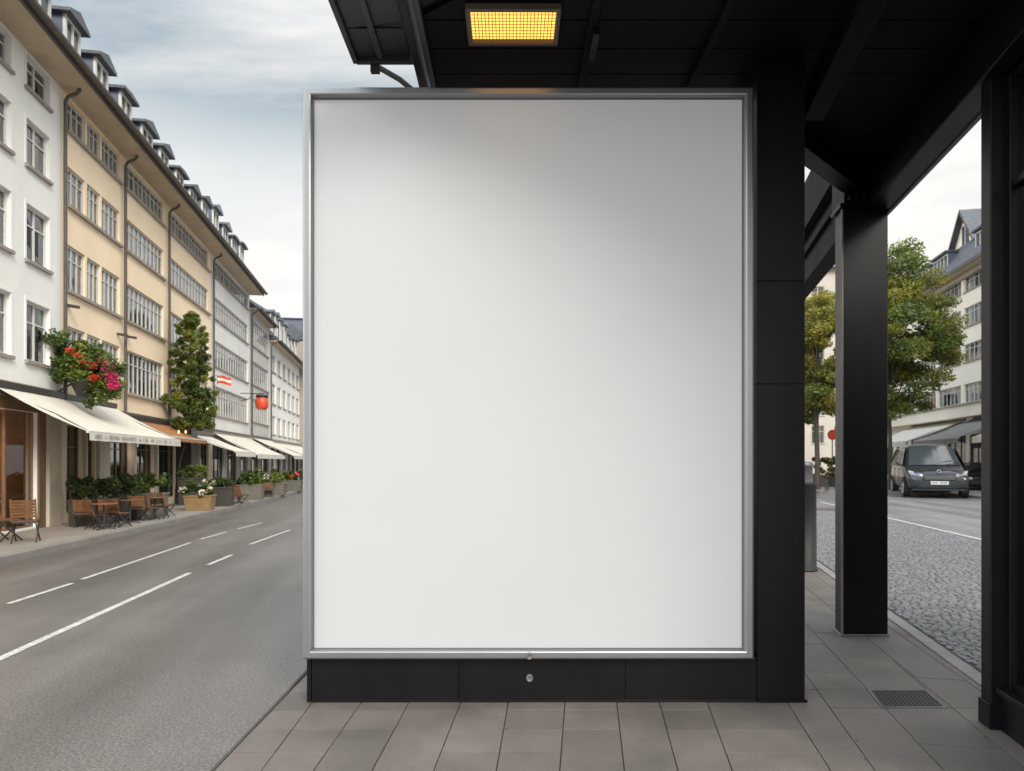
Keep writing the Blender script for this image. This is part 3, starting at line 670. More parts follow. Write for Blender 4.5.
def gable(a, w_, zb, hh, y=.3):
    mb = MB(); f = [(a, y, zb), (a+w_, y, zb), (a+w_, y, zb+hh*.25), (a+w_/2, y, zb+hh), (a, y, zb+hh*.25)]; k = [(x, 7, z) for x, _, z in f]
    mb.raw(f+k, [(0, 1, 2, 3, 4), (1, 6, 7, 2), (0, 4, 9, 5)], 'cream_plaster'); o = mb.build('gable', rr_)
    q = MB(); e = .35
    q.raw([(a-e, y-.4, zb+hh*.25-e*1.1), (a+w_/2, y-.4, zb+hh+.1), (a+w_/2, 7, zb+hh+.1), (a-e, 7, zb+hh*.25-e*1.1), (a+w_+e, y-.4, zb+hh*.25-e*1.1), (a+w_+e, 7, zb+hh*.25-e*1.1)], [(0, 1, 2, 3), (1, 4, 5, 2)], 'slate')
    q.raw([(a-e, y-.41, zb+hh*.25-e*1.1), (a+w_/2, y-.41, zb+hh+.1), (a+w_/2, y-.41, zb+hh-.15), (a-e, y-.41, zb+hh*.25-e*1.1-.25), (a+w_+e, y-.41, zb+hh*.25-e*1.1), (a+w_+e, y-.41, zb+hh*.25-e*1.1-.25)], [(0, 1, 2, 3), (1, 4, 5, 2)], 'gutter')
    q.build('gable_roof', o)
    q = MB(); q.box(a+w_/2-.5, a+w_/2+.5, y-.03, y-.003, zb+.5, zb+hh*.25+1.1, 'carglass'); q.box(a+w_/2-.04, a+w_/2+.04, y-.06, y-.031, zb+.5, zb+hh*.25+1.1, 'winframe'); q.build('gable_window', o)
gable(UR(950)-1.6, 3.4, ZR+1.9, 2.7, .9)
mb = MB(); mb.box(UR(968), UR(968)+.8, 4.5, 5.3, ZR+4, ZR+7.0, 'stone'); mb.build('chimney', rr_)
# --- pale building closing the right street
rp = empty('apartment_building', (14, 78, 0), 0, 'distant pale building closing the right street behind the trees', 'building')
hs = [(1.2+i*2.6, 2.6+i*2.6, 3.6+j*3.1, 5.6+j*3.1, 'room', 1.2, 2) for i in range(11) for j in range(6)]
mb = MB(); wall_mesh(mb, 31, 23, [h[:6] for h in hs], 'sand_plaster', D=10); mb.build('wall', rp)
for h in hs: window(rp, *h[:4], panes=2, fm='winframe', curtains=.3, surround='stone')
roof(rp, 31, 23, .5, 40, D=10, hip0=5, hip1=5)

# --- blocks that close the view where the poster hides it
def closing(loc, rz, L_, Hh, label, mat, cols_, rows_, D=10):
    r0 = empty('apartment_building', (*loc, 0), rz, label, 'building')
    st = (L_-1.2)/cols_
    hs = [(1.2+i*st, 1.2+i*st+1.4, 3.6+j*2.9, 5.3+j*2.9, 'room', 1.0, 2) for i in range(cols_) for j in range(rows_)]
    mb = MB(); wall_mesh(mb, L_, Hh, [h[:6] for h in hs], mat, D=D); mb.build('wall', r0)
    for h in hs: window(r0, *h[:4], panes=2, fm='winframe', curtains=.4)
    roof(r0, L_, Hh, .5, 36, D=D, hip0=4, hip1=4); return r0
closing((-3.6, 34), 0, 10.5, 13, 'plastered corner building between the two streets, hidden behind the poster', 'pale_plaster', 4, 3, 18)
closing((-42, 121), 0, 44, 15, 'long pale building across the far end of the left street, hidden behind the poster', 'sand_plaster', 12, 3)

# ------------------------------------------------------------------ awnings
def awning(origin, ax, inn, L_, e, zt, zf, mat, label, drop=.17, marks=False, scallop=True):
    """origin: wall point at start, ax: along wall, inn: outward unit"""
    rt = empty('awning', (origin[0], origin[1], 0), math.atan2(ax[1], ax[0]), label, 'awning', 'awnings over the shop fronts')
    s = -1   # outward is local -y
    mb = MB(); nseg = max(4, int(L_/.35))
    for i in range(nseg):
        for j in range(6):
            def pt(a, b):
                x = L_*a/nseg; t = b/6; sag = -.05*math.sin(math.pi*t)-.008*math.sin(x*7.0)*math.sin(math.pi*t)
                return (x, s*(e*t), zt+(zf-zt)*t+sag)
            mb.face([pt(i, j), pt(i, j+1), pt(i+1, j+1), pt(i+1, j)], mat, True)
    mb.build('fabric', rt)
    mb = MB(); k = int(L_/.06)
    for i in range(k):
        x0, x1 = L_*i/k, L_*(i+1)/k
        f = lambda x: zf-drop-(.035*abs(math.sin(x*math.pi/.24)) if scallop else 0)
        w0 = .008*math.sin(x0*9); w1 = .008*math.sin(x1*9)
        mb.face([(x0, s*(e+.045), zf-.03), (x0, s*(e+.05+w0), f(x0)), (x1, s*(e+.05+w1), f(x1)), (x1, s*(e+.045), zf-.03)], mat, True)
    v = mb.build('valance', rt)
    if marks:
        q = MB(); x = .25
        while x < L_-.2:
            if random.random() < .82:
                wd = random.uniform(.03, .07); yy = s*(e+.062)
                q.box(x, x+.012, yy-.002, yy, zf-.135, zf-.055, 'ink')
                if random.random() < .6: q.box(x+wd-.012, x+wd, yy-.002, yy, zf-.135, zf-.055, 'ink')
                for zz in random.sample((.057, .09, .124), random.choice((1, 2))): q.box(x+.012, x+wd-.012, yy-.002, yy, zf-zz-.011, zf-zz, 'ink')
                x += wd+.022
            else: x += .1
        q.build('lettering', v)
    q = MB(); q.box(0, L_, s*(e+.04), s*(e-.02), zf-.035, zf+.012, 'greyframe'); q.build('front_rail', rt)
    q = MB(); q.box(.02, L_-.02, -.12, .0, zt-.05, zt+.09, 'darkframe'); q.build('cassette', rt)
    for x in (.12, L_-.12):
        q = MB(); q.tube([(x, -.1, zt-.15), (x+(.35 if x < 1 else -.35), s*e*.55, zt+(zf-zt)*.5-.1), (x, s*(e-.02), zf-.01)], .022, 'iron', 6); q.build('arm', rt)
    return rt
def lawn(Ya, Yb, e, zt, zf, mat, label, **k):
    # Ya..Yb are the wall positions
    return awning((fac(Ya), Ya), DL, None, (Yb-Ya)*NL, e, zt, zf, mat, label, **k)
lawn(14.25, 20.3, 1.8, 3.22, 2.27, 'awn_cream', 'large cream awning with faded lettering on its valance over the nearest restaurant', marks=True, drop=.19, scallop=False)
lawn(20.8, 25.6, 1.15, 2.98, 2.42, 'awn_brown', 'rust brown awning behind the large lettered awning', drop=.12)
lawn(26.8, 30.5, 1.9, 2.75, 2.02, 'awn_cream', 'cream awning just past the dark pilaster below the leafy climber')
lawn(30.9, 38.4, 1.9, 2.95, 1.95, 'awn_cream', 'long cream awning under the white ribbon window building')
lawn(38.9, 44.3, 2.3, 3.0, 1.95, 'awn_cream', 'small cream awning in front of the narrow grey building')
lawn(44.9, 57.5, 2.3, 2.9, 1.95, 'awn_cream', 'farthest cream awning on the left street beside the poster frame')
def rawn(Ya, L_, e, zt, zf, mat, label, **k): return awning((fr(Ya), Ya), dR, None, L_, e, zt, zf, mat, label, **k)
rawn(52.5, 9.0, 3.4, 4.25, 2.9, 'awn_cream', 'cream awning on the cream building behind the van', drop=.3)
rawn(42.5, 6.5, 3.4, 4.25, 2.9, 'awn_grey', 'grey awning beside the cream one on the cream building', drop=.3)
rawn(35.5, 6.5, 3.0, 4.25, 2.9, 'awn_cream', 'cream awning at the near end of the cream building', drop=.3)

# ------------------------------------------------------------------ plants
def leaves(mb, clumps, n, size, mats, rnd=random, flat=.0, shell=.5):
    tot = sum(c[3]**2 for c in clumps)
    for (x, y, z, r, *sq) in clumps:
        sz = sq[0] if sq else .8
        k = int(n*r*r/tot); bright = rnd.random()
        for _ in range(k):
            v = Vector((rnd.gauss(0, 1), rnd.gauss(0, 1), rnd.gauss(0, 1))).normalized()*(r*(rnd.random()**shell))
            p = Vector((x+v.x, y+v.y, z+v.z*sz)); s_ = size*rnd.uniform(.6, 1.35)
            a = Vector((rnd.gauss(0, 1), rnd.gauss(0, 1), rnd.gauss(0, .6))).normalized(); b_ = a.cross(Vector((rnd.gauss(0, 1), rnd.gauss(0, 1), rnd.gauss(0, 1)))).normalized()
            m_ = mats[min(len(mats)-1, max(0, int((bright*.55+rnd.random()*.45)*len(mats))))]
            mb.face([p-a*s_, p+b_*s_*.5, p+a*s_, p-b_*s_*.5], m_)
def crown_clumps(cx_, cy, cz, rx, rz, n, rnd=random, low=0):
    out = []
    for _ in range(n):
        while True:
            v = Vector((rnd.uniform(-1, 1), rnd.uniform(-1, 1), rnd.uniform(-1, 1)))
            if .25 < v.length < 1: break
        k = 1-.35*max(0, v.z)
        out.append((cx_+v.x*rx*k, cy+v.y*rx*k, cz+v.z*rz, rnd.uniform(.16, .34)*rx, .6))
    return out
def tree(x, y, h, rx, ch, label, trunk_h, n=9000, size=.13, mats=('leafA', 'leafB', 'leafC'), seed=1, group='street trees in the right street', z0=.1, tr=.13, ncl=46):
    rnd = random.Random(seed); rt = empty('street_tree', (x, y, z0), 0, label, 'tree', group)
    mb = MB(); top = (rnd.uniform(-.3, .3), rnd.uniform(-.3, .3), h*.85)
    mb.tube([(0, 0, -.1), (.02, .03, trunk_h*.5), (-.04, .02, trunk_h), (top[0]*.5, top[1]*.5, h*.6), top], [tr*1.25, tr, tr*.9, tr*.5, tr*.15], 'bark', 9)
    cl = crown_clumps(0, 0, h-ch/2, rx, ch/2*.9, ncl, rnd)
    for c in rnd.sample(cl, 16):
        zb = trunk_h*rnd.uniform(.8, 1.0)+(h-trunk_h)*.25*rnd.random(); m_ = ((c[0])*.5, (c[1])*.5, (zb+c[2])/2+.2)
        mb.tube([(0, 0, zb), m_, (c[0], c[1], c[2])], [tr*.45, tr*.28, .02], 'bark', 6)
    mb.build('trunk', rt)
    mb = MB(); leaves(mb, cl, n, size, mats, rnd); mb.build('crown', rt)
    return rt
tree(20.0, 37, 13.6, 3.0, 10.7, 'green street tree with a thin dark trunk between the black column and the cream building', 4.0, 60000, .085, seed=5, ncl=130, tr=.10)
tree(16.4, 37.6, 11.4, 2.5, 8.0, 'yellow green street tree left of the black column in the narrow gap', 3.3, 36000, .095, ('leafB', 'leafC', 'leafC'), seed=6, ncl=80)
tree(17.8, 46, 12.0, 2.8, 8.0, 'dark green street tree farther back in the narrow gap', 3.5, 26000, .12, ('leafA', 'leafB'), seed=8, ncl=80)
tree(21.5, 54, 12.0, 2.8, 8.0, 'green street tree standing farthest back near the cream building', 3.5, 14000, .18, seed=9, ncl=70)
# leafy climber on the apricot building
def pt_left(px, e): # position on left street at pixel column px and distance e off the facade
    Y = F*(8.32-e)/(400-px); return fac(Y)+e, Y
x, y = pt_left(192, .85)
rt = empty('climbing_tree', (x, y, .1), 0, 'tall leafy green climber against the apricot facade', 'tree')
mb = MB(); mb.tube([(-.4, -.3, 0), (-.38, -.2, 1.5), (-.1, 0, 2.8), (0, .05, 4.5), (-.1, .1, 6.2)], [.09, .07, .06, .05, .02], 'bark', 8); mb.build('trunk', rt)
rnd = random.Random(3); cl = []
for _ in range(260):
    t = rnd.random()**1.0; z = 2.75+t*4.1; rad = (1.38-1.0*t**2.1)*rnd.uniform(.7, 1.15)*(.55+.45*min(1, (z-2.55)/.9)); a = rnd.random()*6.28; q = rnd.random()**.6*.72
    cl.append((math.cos(a)*rad*q*.9-.05*t, math.sin(a)*rad*q, z, rnd.uniform(.08, .27)*(1-.4*t), .8))
mb = MB(); leaves(mb, cl, 46000, .042, ('leafA', 'leafB', 'leafC'), rnd); mb.build('crown', rt)
# big hanging flower planter
x, y = pt_left(88, .75)
rt = empty('hanging_planter', (x, y, 3.9), 0, 'large hanging planter of green leaves with red and magenta flowers on the facade corner', 'planter'); rt.scale = (1.12, 1.12, 1.15)
mb = MB(); mb.lathe([(0, -.62), (.2, -.62), (.34, -.3), (.36, -.28), (.3, -.27), (0, -.3)], (0, 0, 0), 'iron', 16); mb.build('basket', rt)
mb = MB(); mb.bar((-.75, -.1, -.2), (-.3, 0, -.3), .04, m='iron'); mb.bar((-.75, -.1, -.6), (-.3, 0, -.3), .03, m='iron'); mb.build('bracket', rt)
rnd = random.Random(12); cl = []
for _ in range(64):
    a = rnd.random()*6.28; q = rnd.random()**.5; xx = math.cos(a)*q*.70; cl.append((xx, math.sin(a)*q*.5, rnd.uniform(-.52, .30)+.38*(1-((xx+.25)/.7)**2)*rnd.random()-.12*xx, rnd.uniform(.13, .24), .9))
cl += [(-.55, 0, .55, .15, .9), (-.5, 0, .7, .13, .9), (-.62, 0, .4, .2, .9), (-.2, 0, .45, .2, .9), (.3, -.1, -.62, .18, 1), (.1, -.1, -.75, .14, 1)]
mb = MB(); leaves(mb, cl, 9000, .05, ('leafA', 'leafA', 'leafB', 'leafC'), rnd); mb.build('foliage', rt)
mb = MB(); leaves(mb, [(.2, -.45, .08, .15), (.05, -.45, .2, .1), (.33, -.4, .0, .1), (-.1, -.45, .3, .1), (.4, -.42, -.25, .1)], 700, .035, ('red', 'leafB'), rnd); leaves(mb, [(.62, -.35, .0, .14), (.66, -.3, -.2, .16), (.72, -.28, -.38, .14), (.5, -.35, .12, .1)], 700, .036, ('pink', 'pink', 'leafB'), rnd); mb.build('flowers', rt)
# lanterns / bracket of the shop near the climber: string of lamps
x, y = pt_left(184, .9)
rt = empty('wall_lantern', (x, y, 2.62), 0, 'cluster of small glowing bulbs below the leafy climber', 'lamp')
mb = MB(); mb.bar((-.5, -.02, .12), (.3, 0, .12), .02, m='iron'); mb.build('rail', rt)
for i in range(3):
    mb = MB(); mb.lathe([(0, .07), (.025, .04), (.03, 0), (.02, -.03), (0, -.04)], (-.42+i*.24, 0, .02), 'pendant', 10); mb.build('bulb', rt)

# ------------------------------------------------------------------ terrace furniture on the left pavement
ZL = .11
def chair_proto():
    rt = empty('cafe_chair', (0, 0, 0), 0, 'x', 'chair', 'teak cafe chairs')
    mb = MB()
    for i in range(6): mb.box(-.2, .2, -.2+i*.067, -.2+i*.067+.058, .435, .455, 'wood')
    mb.build('seat', rt)
    mb = MB()
    for i in range(6):
        z = .52+i*.062; y = .20+(z-.45)*.22; mb.hexa([(-.2, y, z), (.2, y, z), (.2, y+.018, z), (-.2, y+.018, z), (-.2, y+.012, z+.05), (.2, y+.012, z+.05), (.2, y+.03, z+.05), (-.2, y+.03, z+.05)], 'wood')
    for s_ in (-1, 1): mb.bar((s_*.205, .20, .44), (s_*.205, .31, .9), .028, .028, 'wood')
    mb.build('backrest', rt)
    mb = MB(); mb.box(-.205, .205, -.205, -.19, .40, .433, 'iron'); mb.box(-.205, .205, .19, .205, .40, .433, 'iron')
    for s_ in (-1, 1): mb.bar((s_*.2, -.19, .416), (s_*.2, .19, .416), .016, .03, 'iron')
    mb.build('seat_frame', rt)
    for sx in (-1, 1):
        for a, b in ((-.19, .2), (.19, -.2)):
            mb = MB(); mb.bar((sx*.195, a, .40), (sx*.205, b*1.15, 0), .022, .028, 'iron'); mb.build('leg', rt)
    return rt
def table_proto():
    rt = empty('cafe_table', (0, 0, 0), 0, 'x', 'table', 'small cafe tables')
    mb = MB(); mb.lathe([(0, .73), (.33, .73), (.34, .742), (.33, .755), (0, .755)], (0, 0, 0), 'wood', 24); mb.build('table_top', rt)
    mb = MB(); mb.tube([(0, 0, .02), (0, 0, .73)], .025, 'iron', 8); mb.build('pedestal', rt)
    for k in range(3):
        a = k*2.094; mb = MB(); mb.bar((0, 0, .07), (.27*math.cos(a), .27*math.sin(a), .015), .03, .025, 'iron'); mb.build('foot', rt)
    return rt
ch = chair_proto(); tb = table_proto()
def gp(px, py): v = G(px, py, ZL); return (v.x, v.y, ZL)
first = [True, True]
def put_chair(px, py, rz, label):
    loc = gp(px, py); sc = (.95, .95, .92) if py > 535 else (.8, .8, .74)
    if first[0]: first[0] = False; ch.location = loc; ch.scale = sc; ch.rotation_euler = (0, 0, rz); ch['label'] = label; return ch
    return copy_tree(ch, loc, rz, label, scale=sc)
def put_table(px, py, label):
    loc = gp(px, py)
    if first[1]: first[1] = False; tb.location = loc; tb['label'] = label; return tb
    return copy_tree(tb, loc, .4, label, scale=(.85, .85, .78))
put_chair(26, 542, R(205), 'teak slatted cafe chair standing alone nearest the kerb at the left edge')
put_chair(4, 541, R(160), 'teak cafe chair cut off by the left edge of the photo')
put_table(-16, 541, 'small round cafe table beyond the left edge beside the two nearest chairs')
for i, (px, py, rz) in enumerate([(84, 527.5, 200), (97, 529, 150), (110, 526.5, 190), (120, 527, 160), (138, 521, 200), (149, 520, 160), (160, 518, 185), (166, 516, 150)]):
    names = ['first cafe chair below the leftmost boxwood planter', 'cafe chair turned towards the road below the first gap between planters', 'cafe chair below the second boxwood planter', 'cafe chair beside the round table below the third planter', 'cafe chair below the third boxwood planter', 'cafe chair left of the looser leafy planter', 'cafe chair in front of the looser leafy planter', 'last cafe chair of the row before the dark pilaster']
    put_chair(px, py, R(rz), names[i])
for (px, py, lb) in [(104, 529.5, 'round cafe table between the second and third chairs of the row'), (130, 523.5, 'round cafe table in the middle of the chair row'), (155, 519.5, 'round cafe table near the end of the chair row')]: put_table(px, py, lb)
# boxwood planters
def planter(px, py, w_, h_, ph, label, mats=('boxleaf', 'boxleaf', 'leafA'), n=2600, size=.03, boxm='concrete', fl=None, name='boxwood_planter', group='planted boxes on the left pavement', sq=.9, loose=0, seed=0, d_=None, loc=None, rnd_w=1.0):
    rt = empty(name, loc or gp(px, py), RZL-math.pi/2, label, 'planter', group); d_ = d_ or w_*.7; rnd = random.Random(seed)
    mb = MB(); t = .04
    a = w_/2; b = d_/2
    mb.hexa([(-a*.9, -b*.9, 0), (a*.9, -b*.9, 0), (a*.9, b*.9, 0), (-a*.9, b*.9, 0), (-a, -b, h_), (a, -b, h_), (a, b, h_), (-a, b, h_)], boxm)
    mb.box(-a-.02, a+.02, -b-.02, b+.02, h_+.002, h_+.05, boxm); mb.build('box', rt, bevel=.01)
    mb = MB(); cl = []
    for _ in range(int(14*rnd_w)):
        cl.append((rnd.uniform(-a, a)*(.85+loose), rnd.uniform(-b, b)*(.8+loose), h_+.08+rnd.random()*ph, min(a, .2)*rnd.uniform(.5, .9)*(1 if not loose else .8), sq))
    leaves(mb, cl, n, size, mats, rnd, shell=.4); mb.build('foliage', rt)
    if fl:
        mb = MB(); leaves(mb, [(c[0], c[1]-.05, c[2]+.03, c[3], .8) for c in cl[::2]], 160, size*1.1, fl, rnd, shell=.2); mb.build('flowers', rt)
    return rt
planter(82, 526, .50, .58, .42, 'leftmost dark boxwood planter with a square clipped top', boxm='darkframe', seed=1, n=4600, rnd_w=1.8)
planter(106, 523.5, .50, .58, .40, 'second clipped boxwood planter in the row by the restaurant window', boxm='darkframe', seed=2, n=4600, rnd_w=1.8)
planter(130, 520, .50, .58, .48, 'third and roundest boxwood planter in the row', boxm='darkframe', seed=3, n=4600, rnd_w=1.8)
planter(154, 516, .66, .6, .45, 'fourth planter with lighter and looser leaves', ('leafA', 'leafB', 'boxleaf'), size=.05, loose=.2, seed=4, n=2200)
planter(200, 510, .82, .42, .35, 'ochre timber planter on a concrete foot with dark leaves', ('leafA', 'boxleaf', 'leafB'), size=.06, boxm='woodpale', name='timber_planter', loose=.2, seed=5, n=1800, fl=('white_fl',))
planter(222, 506, .75, .6, .2, 'dark planter box just past the ochre one', ('boxleaf', 'leafA'), boxm='darkframe', name='timber_planter', seed=6, n=1500, size=.05)
planter(251, 499.5, .95, .55, .5, 'green leafy planter halfway along the far terrace', ('leafA', 'leafB'), name='flower_planter', seed=7, n=2200, size=.07, loose=.2)
planter(262, 497, 1.0, .5, .4, 'planter with cream flowers right of the green leafy one', ('leafA', 'leafB'), name='flower_planter', seed=8, n=1800, size=.07, fl=('white_fl',), loose=.2)
planter(273, 495, 1.1, .5, .5, 'planter with cream flowers close to a white crate', ('leafB', 'leafA'), name='flower_planter', seed=9, n=1800, size=.08, fl=('white_fl',), loose=.2)
planter(289, 491, 1.3, .5, .5, 'farthest planter beside the poster frame edge', ('leafB', 'leafA'), name='flower_planter', seed=10, n=1500, size=.09, fl=('red', 'pink'), loose=.2)
planter(190, 505, .7, .9, .35, 'tall dark planter behind the ochre timber planter', ('leafA', 'leafB'), name='timber_planter', boxm='darkframe', seed=11, n=1800, size=.06, loose=.2)
for i, (px, py, rz, lb) in enumerate([(236, 505.5, 190, 'far cafe chair beside the dark planter box'), (242, 503.5, 150, 'far cafe chair left of the green leafy planter'), (268, 497.5, 200, 'far cafe chair between the two planters with cream flowers'), (281, 494.5, 170, 'far cafe chair near the end of the terrace'), (284, 492.5, 120, 'farthest cafe chair of the terrace'), (229, 503, 30, 'far cafe chair against the facade behind the dark planter box')]):
    put_chair(px, py, R(rz), lb)
for (px, py, lb) in [(239, 503, 'far cafe table between the dark planter and the green leafy one'), (279, 493.5, 'farthest cafe table on the terrace')]: put_table(px, py, lb)
# projecting signs
x, y = pt_left(262, 1.3); z = 1.65+(461-403)*y/F
rt = empty('hanging_sign', (x, y, z), 0, 'round orange red lantern sign hung from a black bracket on the far facade', 'sign'); rt.scale = (.8, .8, .8)
mb = MB(); mb.lathe([(0, .42), (.25, .42), (.36, .3), (.4, 0), (.36, -.3), (.25, -.42), (0, -.42)], (0, 0, 0), 'sign_red', 20); mb.build('lantern', rt)
mb = MB(); mb.lathe([(0, .56), (.34, .52), (.40, .36), (.30, .43)], (0, 0, 0), 'iron', 20); mb.build('cap', rt)
mb = MB(); mb.bar((-1.3, -.2, .6), (.1, 0, .6), .05, m='iron'); mb.tube([(-1.3, -.2, .1), (-.8, -.1, .25), (-.5, -.05, .6)], .025, 'iron', 6); mb.tube([(0, 0, .6), (0, 0, .5)], .02, 'iron', 6); mb.build('bracket', rt)
x, y = pt_left(224, .8); z = 1.65+(461-379.5)*y/F
rt = empty('hanging_sign', (x, y, z), 0, 'small red and white striped flag sign right of the leafy climber', 'sign')
mb = MB()
for j, m_ in enumerate(('sign_red', 'sign_white', 'sign_red')):
    for i in range(10):
        f = lambda t: (-.3+.6*t, .0+.03*math.sin(t*6), .17-.1*t*.8+.03*math.sin(t*5)-j*.11)
        a, b = f(i/10), f((i+1)/10); mb.face([(a[0], a[1], a[2]-.11), (b[0], b[1], b[2]-.11), b, a], m_, True); mb.face([(a[0], a[1]+.012, a[2]), (b[0], b[1]+.012, b[2]), (b[0], b[1]+.012, b[2]-.11), (a[0], a[1]+.012, a[2]-.11)], m_, True)
mb.build('cloth', rt)
mb = MB(); mb.tube([(-.8, -.05, .0), (-.3, 0, .2), (-.28, 0, -.2)], .015, 'iron', 6); mb.build('bracket', rt)

# ------------------------------------------------------------------ advertising panel (main subject)
YF = 4.70; S_ = YF/F
xl, xr = (302-512)*S_, (754.5-512)*S_; zt, zb = H+(461-86)*S_, H-(660-461)*S_
pan = empty('poster_panel', ((xl+xr)/2, 4.85, 0), 0, 'large blank white poster in a silver aluminium frame on a black plinth', 'billboard')
pan_off = Vector(((xl+xr)/2, 4.85, 0))
def pbuild(mb, name, parent=pan, **k):
    if parent == pan: mb.v = [(v[0]-pan_off.x, v[1]-pan_off.y, v[2]) for v in mb.v]
    return mb.build(name, parent, **k)
fw = .068
prof = [(0, .085), (0, .018), (.006, .006), (.016, 0), (.048, 0), (.056, .004), (.062, .014), (fw, .03), (fw, .05)]  # (inward, back)
def ring(t, y): return [(xl+t, YF+y, zb+t), (xr-t, YF+y, zb+t), (xr-t, YF+y, zt-t), (xl+t, YF+y, zt-t)]
rings = [ring(*p) for p in prof]
for side, nm in enumerate(('bottom', 'right', 'top', 'left')):
    mb = MB()
    for i in range(len(rings)-1):
        a, b = rings[i], rings[i+1]; j = (side+1) % 4; mb.face([a[side], a[j], b[j], b[side]], 'alu')
    pbuild(mb, 'frame_bar')
mb = MB(); t = fw; y0 = YF+.030
for b_ in ((xl+t, xr-t, zt-t-.003, zt-t+.004), (xl+t, xr-t, zb+t-.004, zb+t+.003), (xl+t-.004, xl+t+.003, zb+t+.003, zt-t-.003), (xr-t-.003, xr-t+.004, zb+t+.003, zt-t-.003)): mb.box(b_[0], b_[1], y0-.004, y0+.02, b_[2], b_[3], 'gasket')
pbuild(mb, 'gasket')
mb = MB(); nx, nz = 24, 30
for i in range(nx):
    for j in range(nz):
        def pp(a, b): return (xl+t+.002+(xr-xl-2*t-.004)*a/nx, y0+.012+.0, zb+t+.002+(zt-zb-2*t-.004)*b/nz)
        mb.face([pp(i, j), pp(i+1, j), pp(i+1, j+1), pp(i, j+1)], 'poster')
pbuild(mb, 'poster_sheet')
mb = MB(); mb.box(xl+.012, xr-.012, YF+.075, 5.0, zb+.0, zt-.012, 'black'); pbuild(mb, 'backing', bevel=.006)
YP = 4.773; xp0, xp1 = (307-512)*YP/F, (757-512)*YP/F
mb = MB(); xs = [xp0+.03, (459-512)*YP/F, (625.5-512)*YP/F, xp1-.002]
for i in range(3): mb.box(xs[i]+.0012, xs[i+1]-.0012, YP, 4.98, ZP, zb-.004, 'black')
mb.box(xp0, xp0+.028, YP-.006, 4.98, ZP, zb-.004, 'black'); mb.box(xp0+.028, xp1, YP-.006, YP-.0005, ZP, ZP+.014, 'black')
pbuild(mb, 'plinth', bevel=.002)
for px, py, nm in ((529.5, 656, 'frame_lock'), (529.5, 678, 'plinth_lock')):
    Yq = YF if nm == 'frame_lock' else YP; x = (px-512)*Yq/F; z = H-(py-461)*Yq/F; mb = MB()
    prof_ = [(.0, .004), (.010, .004), (.013, .009), (.018, .011), (.022, .006), (.022, 0)] if nm == 'frame_lock' else [(.0, .003), (.012, .003), (.014, .009), (.019, .011), (.023, .006), (.023, 0)]
    vs = []; n_ = 20
    for r_, o_ in prof_: vs += [(x+r_*math.cos(2*math.pi*k/n_), Yq-o_, z+r_*1.15*math.sin(2*math.pi*k/n_)) for k in range(n_)]
    fs = [(i*n_+k, i*n_+(k+1) % n_, (i+1)*n_+(k+1) % n_, (i+1)*n_+k) for i in range(len(prof_)-1) for k in range(n_)]
    mb.raw(vs, fs, 'edge', True); mb.box(x-.003, x+.003, Yq-.0055, Yq-.004, z-.009, z+.009, 'gasket'); pbuild(mb, nm)

# ------------------------------------------------------------------ canopy
ZC = 4.36
cano = empty('station_canopy', (1.2, 4.5, 0), 0, 'black steel canopy roof over the poster and the passage on the right', 'canopy')
co = Vector((1.2, 4.5, 0))
def cbuild(mb, name, **k):
    mb.v = [(v[0]-co.x, v[1]-co.y, v[2]) for v in mb.v]; return mb.build(name, cano, **k)
Pp = (1.93, 5.25); C2 = (3.3, 6.75)
near = [(-.55, 2.75), (3.2, 1.0)]
def wallx(Y): return 2.195+.2*Y
outer = [(-.55, 5.3), (-.55, 3.95), (.35, 3.6), (2.55, 2.1), (wallx(2.1)+.5, 2.1), (3.52, 6.6), (3.1, 6.6), (2.0, 5.45), (1.9, 5.3)]
mb = MB(); mb.prism(outer, ZC+.03, ZC+.25, 'black'); cbuild(mb, 'roof_slab')
# ceiling boards
mb = MB(); yy = 1.0
while yy < 6.6:
    p = [(-6, yy+.006), (8, yy+.006), (8, yy+.294), (-6, yy+.294)]
    q = p
    for i in range(len(outer)):
        pass
    # clip with convex pieces of the outline
    for piece in ([(-.55, 3.95), (.35, 3.6), (1.9, 2.45), (1.9, 5.3), (-.55, 5.3)], [(1.9, 2.45), (2.55, 2.1), (wallx(2.1)+.48, 2.1), (3.45, 6.55), (3.1, 6.55), (2.0, 5.4), (1.9, 5.3)]):
        q = p
        for i in range(len(piece)): q = clip(q, piece[i], piece[(i+1) % len(piece)])
        if len(q) > 2 and abs(area(q)) > .001: mb.prism(q, ZC, ZC+.027, 'blackin')
    yy += .3
cbuild(mb, 'ceiling_board')
# left overhang panel with gutter edge and rails
mb = MB(); mb.hexa([(-1.035, 3.85, ZC-.0), (-.68, 3.85, ZC+.02), (-.68, 4.70, ZC+.02), (-1.035, 4.70, ZC), (-1.035, 3.85, ZC+.10), (-.68, 3.85, ZC+.18), (-.68, 4.70, ZC+.18), (-1.035, 4.70, ZC+.10)], 'greymetal')
for k in range(2): mb.box(-1.03, -.69, 3.98+k*.4, 3.988+k*.4, ZC-.003, ZC+.01, 'black')
mb.box(-.9, -.86, 3.85, 4.69, ZC-.02, ZC+.01, 'greymetal')
cbuild(mb, 'eave_panel', bevel=.006)
mb = MB(); mb.box(-1.07, -1.035, 3.85, 4.72, ZC-.035, ZC+.14, 'greymetal'); mb.box(-1.05, -.64, 4.705, 4.74, ZC-.03, ZC+.14, 'greymetal'); cbuild(mb, 'fascia', bevel=.005)
mb = MB(); mb.box(-.66, -.61, 3.85, 6.2, ZC-.06, ZC+.1, 'black'); cbuild(mb, 'rail', bevel=.006)
mb = MB(); mb.box(-.585, -.545, 3.85, 6.2, ZC-.03, ZC+.1, 'greymetal'); cbuild(mb, 'rail', bevel=.006)
